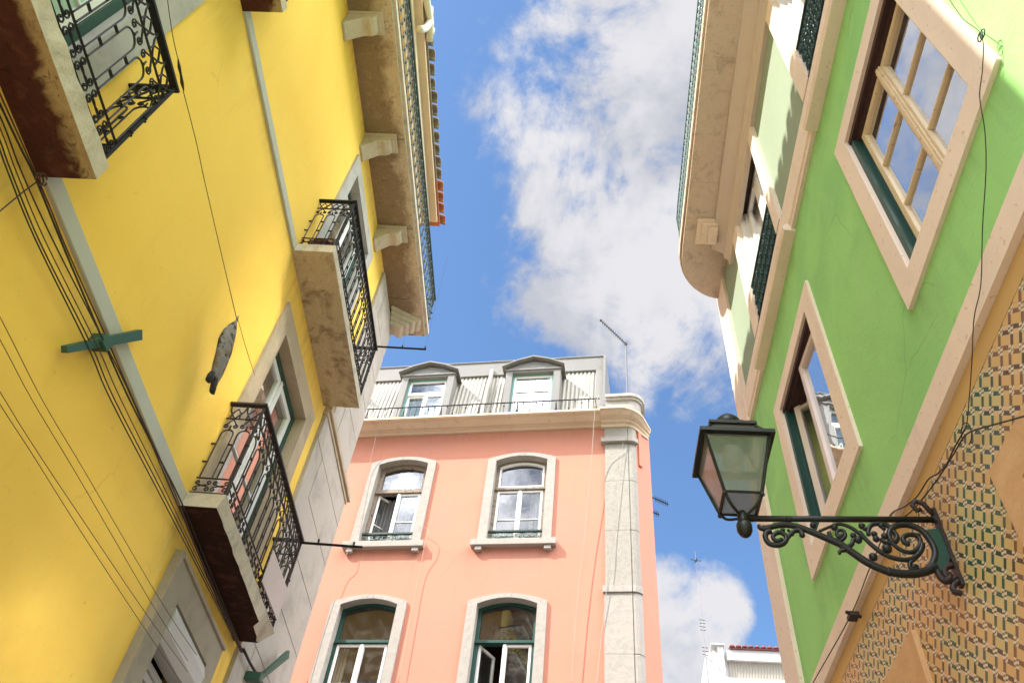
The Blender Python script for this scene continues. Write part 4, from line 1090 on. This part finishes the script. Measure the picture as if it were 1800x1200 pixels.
# ================================================================ ANTENNAS
def mast(name, label, top, bot, dist, r, group=None, cat='antenna'):
    b = at_h(*bot, dist); dt_ = ray(*top); kz = dist / sqrt(dt_.x ** 2 + dt_.y ** 2); tz_ = EYE + dt_.z * kz
    t = V((b.x, b.y, tz_)); th = thing(name, label, cat, b, group)
    return th, b, t
th, b, t = mast('radio_mast', 'tall thin radio mast standing beside the white house', (1228, 968), (1247, 1215), 29.6, .03)
b = b - V((0, 0, 1.2))
m = MB(); H = (t - b).z
m.tube([b, b + V((0, 0, H * .45))], .024, 6); m.tube([b + V((0, 0, H * .45)), b + V((0, 0, H * .8))], .019, 6); m.tube([b + V((0, 0, H * .8)), t], .013, 5)
m.build('mast', paint('red_white_mast', (.20, .17, .18), .5), th)
for f in (.50, .52, .54, .56, .36, .38, .40): m = MB(); m.tube([b + V((-.11, 0, H * f)), b + V((.11, 0, H * f))], .016, 4); m.build('dipole', STEEL, th)
m = MB(); m.tube([t + V((-.22, 0, -.45)), t + V((.22, 0, -.45))], .02, 4); m.tube([t + V((0, -.2, -.45)), t + V((0, .2, -.45))], .02, 4); m.blob(t + V((0, 0, -.47)), .06, n=6, m=4); m.build('antenna_head', STEEL, th)
m = MB(); m.tube(spline([b + V((0, 0, H * .35)), b + V((.35, 0, H * .31)), b + V((.75, .1, H * .27))], 4), .012, 4); m.build('stay_wire', STEEL, th)
m = MB(); m.tube([b + V((0, 0, H * .15)), b + V((.55, .1, H * .15))], .03, 4); m.build('stay', STEEL, th)
s, z = WP.sz(1102, 668, -.3); bpos = WP.P(s, -.3, 15.78)
s2, z2 = WP.sz(1101, 604, -.3); tp2 = WP.P(s, -.3, z2)
th = thing('television_antenna', 'long single boom television antenna on the pink house corner pedestal', 'antenna', bpos)
m = MB(); m.tube([bpos, tp2 + V((0, 0, .12))], .022, 6); m.build('pole', STEEL, th)
s3, z3 = WP.sz(1056, 563, .9); e3 = WP.P(s3, .9, z3)
m = MB(); m.tube([tp2, e3], .017, 5)
dd = (e3 - tp2)
for k in range(12):
    c = tp2 + dd * (.12 + .075 * k); m.tube([c - WP.u.cross(V((0, 0, 1))) * .09, c + WP.u.cross(V((0, 0, 1))) * .09], .005, 4)
m.blob(e3, .035, n=6, m=4); m.blob(tp2, .05, .05, .09, n=6, m=4); m.build('boom', STEEL, th)
for i, (p0, p1, lab) in enumerate((((1140, 871), (1175, 886), 'upper comb antenna sticking out past the pink wall'), ((1140, 897), (1159, 904), 'short lower antenna arm sticking out past the pink wall'))):
    oo = -1.6
    sa, za = WP.sz(*p0, oo); sb, zb = WP.sz(*p1, oo)
    A, B = WP.P(sa, oo, za), WP.P(sb, oo, zb)
    m = MB(); m.tube([A, B], .014, 5)
    for k in range(8 if i == 0 else 3):
        c = A + (B - A) * (.35 + .085 * k if i == 0 else .6 + .15 * k); m.tube([c + V((0, 0, -.04)), c + V((0, 0, .04))], .006, 4); m.tube([c - WP.n * .1, c + WP.n * .1], .006, 4)
    tag(m.build('comb_antenna', IRON), lab, 'antenna')

# ================================================================ STREET LAMP
LS = WG.sz(1650, 912)[0]
WLmp = Wall(WG.P(LS, 0, 0), WG.n, -WG.u)          # plane of the bracket: s runs out from the house wall
def lp(x, y): return WLmp.sz(x, y)
LAMP = thing('street_lamp', 'green black wall lantern on a scrolled iron bracket at the tiled wall', 'street lamp', WG.P(LS, .02, 3.7))
Z2 = lambda x, y: (1440 + x / 6, 840 + y / 6)
Z3 = lambda x, y: (1300 + x / 10, 880 + y / 10)
def lpt(q, off=0): s, z = lp(*q); return WLmp.P(s, off, z)
def ltube(mb, pts, r0, r1=None, off=0, n=7, sub=5):
    r0 *= 1.28; r1 = r1 * 1.28 if r1 else r1
    P = spline([lpt(q, off) for q in pts], sub); r1 = r1 or r0
    mb.tube(P, [r0 + (r1 - r0) * i / (len(P) - 1) for i in range(len(P))], n)
m = MB(); m.smooth = True
wallz = lp(1648, 912)[1]; arm_end = lp(1306, 911); arm_in = lp(1646, 913)
m.tube([WLmp.P(.02, 0, arm_in[1]), WLmp.P(arm_end[0], 0, arm_end[1])], .0165, 10)
for x in (1376, 1384, 1640): m.tube([lpt((x, 913)), lpt((x + 5, 913))], .021, 8)
m.build('arm', LAMPG, LAMP)
m = MB(); m.smooth = True
T3 = lambda *p: [Z3(*q) for q in p]; T2_ = lambda *p: [Z2(*q) for q in p]
ltube(m, T3((400, 475), (520, 470), (680, 430), (850, 425), (1050, 465), (1300, 560), (1500, 645), (1780, 770)) + T2_((330, 770), (500, 885), (700, 975), (850, 1005), (1000, 1010), (1130, 980), (1225, 930)), .0115, .018)
ltube(m, T3((550, 530), (470, 560), (455, 650), (520, 745), (650, 780), (760, 755), (820, 680), (800, 600), (720, 555), (630, 570), (590, 630), (620, 690), (690, 700), (735, 665)), .012, .009)
ltube(m, T3((820, 690), (880, 600), (960, 530), (1040, 515), (1090, 560), (1105, 620)), .009, .012)
ltube(m, T3((340, 425), (360, 470), (430, 490), (520, 480)), .008, .014)
ltube(m, T2_((0, 560), (120, 510), (220, 485), (330, 520), (430, 590), (560, 710), (680, 800)), .006, .010)
ltube(m, T2_((100, 570), (140, 640), (220, 660), (275, 610), (250, 555), (195, 555), (185, 600), (220, 610)), .009, .007)
ltube(m, T2_((520, 600), (520, 540), (560, 490), (640, 480), (720, 500), (780, 560), (820, 620), (790, 680), (745, 640), (740, 570), (800, 510), (900, 490), (1000, 510), (1090, 560), (1180, 670), (1225, 790), (1200, 900), (1130, 975)), .009, .015)
ltube(m, T2_((640, 640), (700, 680), (770, 690), (840, 745), (930, 780), (1000, 770), (1060, 710), (1060, 640), (1010, 600), (930, 600), (885, 630), (900, 680), (940, 690)), .008, .011)
ltube(m, T2_((430, 560), (500, 650), (590, 740), (680, 800), (780, 840), (900, 860), (1000, 840), (1075, 760), (1085, 690)), .007, .012)
ltube(m, T2_((1000, 860), (960, 890), (955, 940), (1000, 965), (1035, 935), (1005, 915)), .008, .007)
ltube(m, T2_((220, 740), (270, 735), (340, 700), (360, 650), (410, 640)), .010, .009)
ltube(m, T2_((215, 800), (220, 770), (280, 755)), .006, .010)
for (x, y, r) in ((410, 650, 30), (360, 605, 24), (450, 505, 26), (480, 535, 18), (580, 590, 24), (600, 640, 26), (655, 500, 24), (680, 530, 18), (690, 610, 26), (715, 745, 36), (570, 830, 32), (230, 610, 22), (205, 620, 20), (1000, 935, 22), (740, 985, 34), (930, 690, 22), (1040, 600, 18), (160, 520, 26)):
    A = lpt(Z2(x, y)); sc = .00072
    m.blob(A, r * sc, r * sc * .9, r * sc, n=8, m=6)
for (x, y, r) in ((1100, 600, 52), (735, 670, 30), (1290, 430, 55), (760, 510, 40), (860, 520, 28), (440, 480, 40), (930, 590, 30)):
    m.blob(lpt(Z3(x, y)), r * .00031, n=8, m=6)
m.build('scrollwork', LAMPG, LAMP)
# cast back plate of the bracket and the wall strap
m = MB()
poly = [lp(*Z2(*q)) for q in ((1120, 560), (1270, 540), (1390, 830), (1300, 985), (1200, 985), (1150, 965), (1215, 895), (1240, 790), (1190, 670))]
m.plate(WLmp, poly, [], -.012, .012); m.build('back_plate', LAMPT, LAMP, .004)
m = MB(); m.smooth = True
zs = [wallz + .10, 3.66]
m.smooth = False; m.box(WG, LS - .020, LS + .020, .004, .022, 4.04, wallz + .06); m.smooth = True
def wsp(pts, r): m.tube([WG.P(LS + .0, o, z) for o, z in pts], r, 6)
m.tube([WG.P(LS, .02, wallz + .03), WG.P(LS, .05, wallz + .10), WG.P(LS, .085, wallz + .115), WG.P(LS, .11, wallz + .085), WG.P(LS, .095, wallz + .05), WG.P(LS, .075, wallz + .06)], .014, 8)
ez = lp(*Z2(1290, 1060))[1]
ltube(m, T2_((1240, 960), (1275, 1040), (1330, 1085), (1375, 1060), (1365, 1020), (1330, 1025)), .012, .016)
m.tube(spline([WG.P(LS, .02, 4.16), WG.P(LS, .06, 4.14), WG.P(LS, .075, 4.10), WG.P(LS, .05, 4.075), WG.P(LS, .03, 4.09)], 4), .015, 8); m.tube(spline([WG.P(LS, .02, 4.07), WG.P(LS, .055, 4.04), WG.P(LS, .06, 4.01), WG.P(LS, .03, 4.0)], 4), .015, 8)
m.build('wall_strap', IRONB, LAMP)
# lantern
LO, LZ = arm_end[0], arm_end[1]
LC = (LO, LZ)
def lan(o, s, z): return WG.P(LS + s, LC[0] + o, LC[1] + z)
ZBm, ZRm = .10, .455; HB, HT = .098, .178
def sqr(h, z): return [lan(-h, -h, z), lan(h, -h, z), lan(h, h, z), lan(-h, h, z)]
cB, cT = sqr(HB, ZBm), sqr(HT, ZRm)
m = MB()
for k in range(4):
    m.tube([cB[k], cT[k]], .010, 4); m.tube([cB[k], cB[(k + 1) % 4]], .010, 4)
def flat(h0, h1, z0, z1):
    a_, b_, c_, d_ = sqr(h0, z0), sqr(h1, z0), sqr(h1, z1), sqr(h0, z1)
    for k in range(4):
        j = (k + 1) % 4; m.quad(a_[k], a_[j], b_[j], b_[k]); m.quad(d_[k], d_[j], c_[j], c_[k]); m.quad(b_[k], b_[j], c_[j], c_[k]); m.quad(a_[k], a_[j], d_[j], d_[k])
flat(HT - .015, HT + .028, ZRm - .008, ZRm + .018)
flat(.105, .135, ZRm + .125, ZRm + .145)
for k in range(4):
    m.tube([sqr(HT, ZRm + .01)[k], sqr(.118, ZRm + .13)[k]], .009, 4)
lf = m.build('lantern_frame', LAMPG, LAMP)
m = MB(); m.add(sqr(.118, ZRm + .15) + sqr(.07, ZRm + .215), [(0, 1, 5, 4), (1, 2, 6, 5), (2, 3, 7, 6), (3, 0, 4, 7), (4, 5, 6, 7), (0, 3, 2, 1)])
m.smooth = True; m.lathe(lan(0, 0, ZRm + .20), [(.0, -.01), (.075, -.01), (.082, .02), (.076, .05), (.055, .08), (.025, .095), (0, .1)], 20); m.build('lantern_roof', LAMPG, LAMP)
m = MB(); b2, t2 = sqr(HB - .003, ZBm + .004), sqr(HT - .003, ZRm - .004); u2, v2 = sqr(HT - .02, ZRm + .012), sqr(.116, ZRm + .128)
for k in range(4):
    j = (k + 1) % 4; m.quad(b2[k], b2[j], t2[j], t2[k]); m.quad(u2[k], u2[j], v2[j], v2[k])
m.quad(*sqr(HB - .004, ZBm + .003)); m.build('pane', LGLASS, LAMP)
m = MB(); m.smooth = True; m.lathe(lan(0, 0, ZRm - .02), [(0, .06), (.055, .05), (.062, .0), (.055, -.06), (.035, -.12), (.012, -.15), (0, -.155)], 16)
m.build('lamp_bulb', simple('frosted_bulb', (.50, .50, .48), .5), LAMP)
m = MB(); m.smooth = True
for k in range(4):
    c = cB[k]; mid_ = lan((-1, 1, 1, -1)[k] * .07, (-1, -1, 1, 1)[k] * .07, .045); m.tube(spline([c, mid_, lan((-1, 1, 1, -1)[k] * .025, (-1, -1, 1, 1)[k] * .025, .015), lan(0, 0, .0)], 5), .0085, 6); m.blob(c + V((0, 0, -.012)), .014, n=6, m=4)
m.lathe(lan(0, 0, 0), [(0, .05), (.018, .045), (.028, .02), (.03, -.005), (.024, -.02), (.036, -.03), (.042, -.05), (.04, -.08), (.028, -.105), (.010, -.12), (0, -.122)], 14)
m.build('lantern_holder', LAMPG, LAMP)

# ================================================================ CABLES AND WIRES
def wpath(W, pts, o): return [W.P(*(lambda q: (q[0], oo, q[1]))(W.sz(x, y, oo))) for (x, y), oo in [(p, o if not isinstance(o, (list, tuple)) else o[i]) for i, p in enumerate(pts)]]
gT = 'thin paired wires across the lower yellow wall'
gB = 'cables running down the yellow wall'
def cable(name, label, W, pts, o, r, mat, cat='cable', sub=6, group=None):
    P_ = wpath(W, pts, o)
    if group in (gB, gT):      # the cables run on along the house front past the frame
        d_ = P_[0] - P_[1]; k = ((P_[0] - W.p).dot(W.u) + .25) / max(.01, -d_.dot(W.u)); end = P_[0] + d_ * k; end.z = P_[0].z + d_.z * k * .15
        P_ = [end, P_[0] + (end - P_[0]) * .5 + V((0, 0, -.04))] + P_
    m = MB(); m.smooth = True; m.tube(spline(P_, sub), r, 5); return tag(m.build(name, mat), label, cat, group)
gB = 'cables running down the yellow wall'
cable('wall_cable', 'leftmost black cable of the bundle slung along the yellow wall', WY, [(-30, 190), (13, 300), (62, 420), (155, 610), (196, 705), (300, 905), (424, 1146)], .08, .0048, CABLE, group=gB)
cable('wall_cable', 'second black cable from the left in the bundle on the yellow wall', WY, [(-24, 190), (19, 300), (70, 425), (160, 605), (203, 705), (306, 905), (425, 1146)], .07, .0045, CABLE, group=gB)
cable('wall_cable', 'thin middle cable of the bundle on the yellow wall', WY, [(-15, 190), (28, 300), (78, 420), (172, 610), (214, 705), (312, 905), (426, 1146)], .09, .0038, CABLEB, group=gB)
cable('wall_cable', 'slack cable curving away from the bundle toward the grey band', WY, [(-10, 180), (37, 300), (92, 420), (178, 590), (232, 700), (318, 900), (427, 1146)], .10, .0045, CABLE, group=gB)
cable('wall_cable', 'thick cable lying along the lower edge of the grey band', WY, [(15, 215), (60, 308), (108, 425), (150, 525), (182, 600), (222, 690), (262, 770), (318, 880), (372, 1010), (428, 1146)], .055, .0065, CABLE, group=gB)
cable('wall_cable', 'cable passing under the lowest balcony beside the thick one', WY, [(70, 322), (112, 425), (154, 520), (190, 600), (236, 706), (306, 862), (350, 975), (395, 1075), (429, 1147)], .06, .005, CABLEB, group=gB)
gT = 'thin paired wires across the lower yellow wall'
for pts, lb in (([(-20, 519), (73, 700), (150, 830), (278, 1048), (345, 1150)], 'uppermost of the four thin wires on the lower yellow wall'), ([(-20, 560), (55, 700), (140, 842), (262, 1052), (330, 1160)], 'second thin wire from the top on the lower yellow wall'),
                ([(-20, 655), (60, 785), (150, 920), (250, 1068), (330, 1180)], 'third thin wire from the top on the lower yellow wall'), ([(-20, 678), (55, 795), (140, 930), (245, 1090), (320, 1200)], 'lowest of the four thin wires on the lower yellow wall')):
    cable('thin_wire', lb, WY, pts, .10, .0024, CABLEB, 'wire', group=gT)
cable('thin_wire', 'short wire leaving the cable bundle at its tie below the near balcony', WY, [(70, 316), (40, 338), (0, 371), (-40, 405)], [.07, .12, .2, .3], .004, CABLE, 'wire')
m = MB(); m.smooth = True
for k in range(2): 
    s, z = WY.sz(70, 315, .07); m.tube([WY.P(s + .035 * cos(t + k), .07 + .02 * k, z + .03 * sin(t + k)) for t in [j * pi / 6 for j in range(12)]], .005, 5)
tag(m.build('wire_tie', CABLEB), 'loop of wire tying the bundle to the grey band by the near balcony', 'wire tie')
cable('hanging_wire', 'upper length of wire above the turnbuckle on the yellow wall', WY, [(293, -10), (303, 60), (313, 105)], [.22, .2, .2], .003, CABLEB, 'wire')
cable('hanging_wire', 'long thin wire between the turnbuckle and the paper fish', WY, [(322, 160), (345, 250), (360, 320), (390, 450), (416, 560)], .2, .0032, CABLEB, 'wire')
cable('hanging_wire', 'faint thin wire running on from the fish to the stone door surround', WY, [(418, 560), (432, 610), (448, 660)], [.2, .12, .06], .002, CABLEB, 'wire')
m = MB(); m.smooth = True; P_ = wpath(WY, [(313, 103), (315, 118), (318, 132), (320, 146), (323, 160)], .2); m.tube(P_, [.004, .012, .008, .013, .004], 6)
tag(m.build('turnbuckle', IRONB), 'rusty turnbuckle joining the wire on the yellow wall', 'turnbuckle')
gw = 'wires on the green house'
cable('wall_wire', 'dark wire hanging down the green wall past the large window', WG, [(1650, -30), (1690, 30), (1725, 62), (1727, 120), (1722, 170), (1731, 230), (1733, 300), (1727, 400), (1724, 500), (1712, 560), (1708, 640), (1700, 740), (1694, 755)], .07, .0026, CABLE, 'wire')
m = MB(); m.smooth = True; s, z = WG.sz(1727, 60, .06)
for k in range(2): m.tube([WG.P(s + .022 * cos(t) + .01 * k, .06 + .012 * k, z + .022 * sin(t) - .014 * k) for t in [j * pi / 7 for j in range(14)]], .0035, 5)
tag(m.build('wire_coil', IRONG), 'small coil of wire on a nail at the corner of the large window', 'wire coil')
cable('wall_wire', 'black wire crossing the patterned tiles up to the right edge', WG, [(1830, 722), (1780, 737), (1740, 748), (1700, 762), (1678, 795), (1652, 836), (1625, 872), (1600, 900), (1580, 912)], .05, .004, CABLE, 'wire')
cable('wall_wire', 'second thinner wire looping over the patterned tiles', WG, [(1697, 752), (1690, 765), (1676, 790), (1664, 815), (1648, 832), (1632, 842), (1612, 872), (1590, 890), (1565, 905), (1545, 960), (1526, 1005), (1505, 1060), (1480, 1110), (1440, 1180), (1420, 1215)], [.05] * 9 + [.075] * 6, .004, CABLE, 'wire')
m = MB(); m.smooth = True; s, z = WG.sz(1699, 762, .05); m.tube([WG.P(s + .05 * cos(t), .05, z + .055 * sin(t)) for t in [j * pi / 8 for j in range(14)]], .003, 5); tag(m.build('wire_loop', CABLE), 'open loop of spare wire hanging on the patterned tiles', 'wire loop')
m = MB(); s, z = WG.sz(1508, 1083, .05); m.box(WG, s - .04, s + .04, .05, .11, z - .014, z + .014); m.tube([WG.P(s, .03, z), WG.P(s - .03, .13, z + .01)], .012, 6); tag(m.build('wall_hook', IRONB), 'rusty iron hook sticking out under the beige band', 'hook')
# ropes on the pink house
cable('rope', 'pale double rope hanging from the roof railing down the pink wall', WP, [(1052, 694), (1046, 720), (1041, 790), (1030, 920), (1015, 1060), (1004, 1210)], [.40, .47, .25, .15, .12, .1], .008, ROPE, 'rope')
cable('rope', 'pale rope falling past the left arched window from the cornice', WP, [(667, 728), (662, 760), (650, 815), (632, 900), (611, 968), (600, 1010), (568, 1100), (540, 1200)], [.47, .3, .12, .1, .16, .08, .08, .08], .006, ROPE, 'rope')
cable('rope', 'faded rope hanging below the left arched window sill', WP, [(735, 925), (752, 930), (748, 950), (738, 1000), (722, 1080), (700, 1200)], [.08, .15, .16, .08, .08, .08], .006, ROPEP, 'rope')
cable('rope', 'grey cable slanting down the corner pilaster', WP, [(1095, 778), (1090, 830), (1078, 940), (1070, 985), (1066, 1040), (1058, 1110), (1048, 1210)], [.10, .09, .09, .12, .10, .08, .06], .006, simple('grey_cable', (.34, .31, .28), .8), 'cable')

# ================================================================ SMALL THINGS
# paper fish
s0, z0 = WY.sz(416, 563, .22); s1, z1 = WY.sz(370, 676, .22)
th = thing('paper_fish', 'folded newspaper fish hanging by its nose from a wire on the yellow wall', 'hanging decoration', WY.P((s0 + s1) / 2, .22, z1))
A = WY.P(s0, .22, z0); B = WY.P(s1, .22, z1); ax = (B - A); L = ax.length; ax = ax / L
c1 = (WY.u - ax * WY.u.dot(ax)).normalized(); c2 = ax.cross(c1)
m = MB(); m.smooth = True; st = []
prof = [(0, .006, .006), (.05, .02, .012), (.14, .042, .03), (.28, .064, .042), (.45, .075, .046), (.6, .074, .042), (.75, .058, .034), (.86, .050, .026), (.9, .054, .022)]
for t_, w_, d_ in prof:
    st.append([A + ax * (L * t_) + c1 * (1.4 * w_ * cos(k) * (1 + .16 * sin(3 * k + t_ * 9) + .10 * sin(7 * k + t_ * 31)) - .015 * sin(t_ * 5)) + c2 * (d_ * sin(k)) for k in [2 * pi * j / 14 for j in range(14)]])
m.sweep(st); m.build('body', NEWS, th)
m = MB(); m.smooth = True
for sg, ln in ((-1, .0), (1, .02)):
    cb = A + ax * (L * .86) + c1 * (sg * .034)
    m.sweep([[cb + ax * t_ + c1 * (sg * t_ * .25 + rr * cos(k)) + c2 * (.02 * sin(k)) for k in [2 * pi * j / 10 for j in range(10)]] for t_, rr in ((0, .03), (.05 + ln, .046), (.10 + ln, .036))])
m.build('tail', simple('blackened_paper', (.022, .02, .022), .8), th)
m = MB(); m.smooth = True; m.sweep([[A + ax * (L * t_) - c1 * (.055 + .0 * t_) + c1 * (r_ * cos(k)) + c2 * (.008 * sin(k)) for k in [2 * pi * j / 8 for j in range(8)]] for t_, r_ in ((.22, .004), (.34, .03), (.42, .012))]); m.tube([A - ax * .05, A + ax * .03], [.004, .012], 6); m.build('fin', simple('dark_paper', (.05, .06, .08), .7), th)
# iron wall ties
def tie(name, label, p0, p1, W, o, mat, w=.035, stub=None):
    s0, z0 = W.sz(*p0, o); s1, z1 = W.sz(*p1, o); A = V((s0, z0)); B = V((s1, z1)); d_ = (B - A).normalized(); n_ = V((-d_.y, d_.x))
    m = MB(); q = [A - n_ * w * .6, B - n_ * w, B + n_ * w, A + n_ * w * .6]; m.plate(W, [(v.x, v.y) for v in q], [], o - .02, o + .018)
    if stub: s2, z2 = W.sz(*stub, o); m.box(W, s2 - .045, s2 + .045, .0, o + .045, z2 - .04, z2 + .04)
    return tag(m.build(name, mat, None, .006), label, 'wall tie')
TIEG = paint('green_tie_paint', (.035, .10, .065), .5, (.03, .03, .025), .0)
tie('wall_tie', 'green iron tie bar bolted across the grey band behind the cables', (113, 614), (246, 588), WY, .06, TIEG, .036, (178, 602))
tie('wall_tie', 'green iron tie bar on the stone corner at the bottom of the yellow house', (455, 1192), (506, 1149), WY, .16, TIEG, .04, (452, 1190))
# clothesline arms
def arm(label, p_in, p_out, o_in, W, hooks, r):
    s0, z0 = W.sz(*p_in, o_in); A = W.P(s0, o_in, z0)
    best = None
    # the arm leaves the railing square to the wall and level
    for k in range(1, 400):
        oo = o_in + k * .004; q = W.P(s0, oo, z0); d_ = q - V((0, 0, EYE)); zc = d_.dot(FW); x = 900 + F * d_.dot(CR) / zc
        if x >= p_out[0]: break
    B = W.P(s0, oo, z0)
    # let the tip follow the photograph's slight droop
    s1, z1 = None, None
    th = thing('clothesline_arm', label, 'clothesline arm', A)
    m = MB(); m.tube([A, B], r, 4); m.build('bar', IRON, th)
    for f in hooks: m = MB(); c = A + (B - A) * f; m.tube([c, c + V((0, 0, .055))], .012, 5); m.build('hook', IRON, th)
    return th, A, B
tA, A_, B_ = arm('black clothesline arm jutting out from the railing of the middle balcony', (664, 609), (749, 607), .40, WY, (.5, .97), .018)
for f in (.5, .97): m = MB(); c = A_ + (B_ - A_) * f; m.tube([c + V((0, 0, .05)), c + V((0, 0, 2.35)) - WY.n * .02], .0013, 4); m.build('line', CABLE, tA)
arm('dark iron clothesline arm jutting out from the lowest balcony over the pink wall', (528, 953), (637, 957), .32, WY, (.28, .85), .017)
# board hung on the lowest balcony railing
q = [WY.sz(x, y, .36) for x, y in ((481, 966), (505, 1035), (487, 1090), (461, 1022))]
m = MB(); m.plate(WY, q, [], .352, .362); tag(m.build('blank_board', BOARD), 'blank pinkish white board fixed on the railing of the lowest balcony', 'board')
# flower pot box on the middle balcony
m = MB(); m.smooth = True
m.lathe(WY.P(5.32, .22, 8.775), [(0, .0), (.105, .0), (.12, .05), (.14, .16), (.155, .165), (.155, .20), (.135, .20), (.12, .15), (0, .15)], 22)
pot = m.build('flower_pot', POT); tag(pot, 'red clay flower pot standing in the near corner of the middle balcony', 'flower pot')
# bracket wires: rusty pipe at the quoin
m = MB(); m.smooth = True
P_ = wpath(WY, [(428, 1140), (440, 1165), (455, 1190), (470, 1215)], .10); m.tube(P_, .014, 7); tag(m.build('conduit', IRONB), 'rusty cable conduit on the stone corner under the lowest balcony', 'conduit')
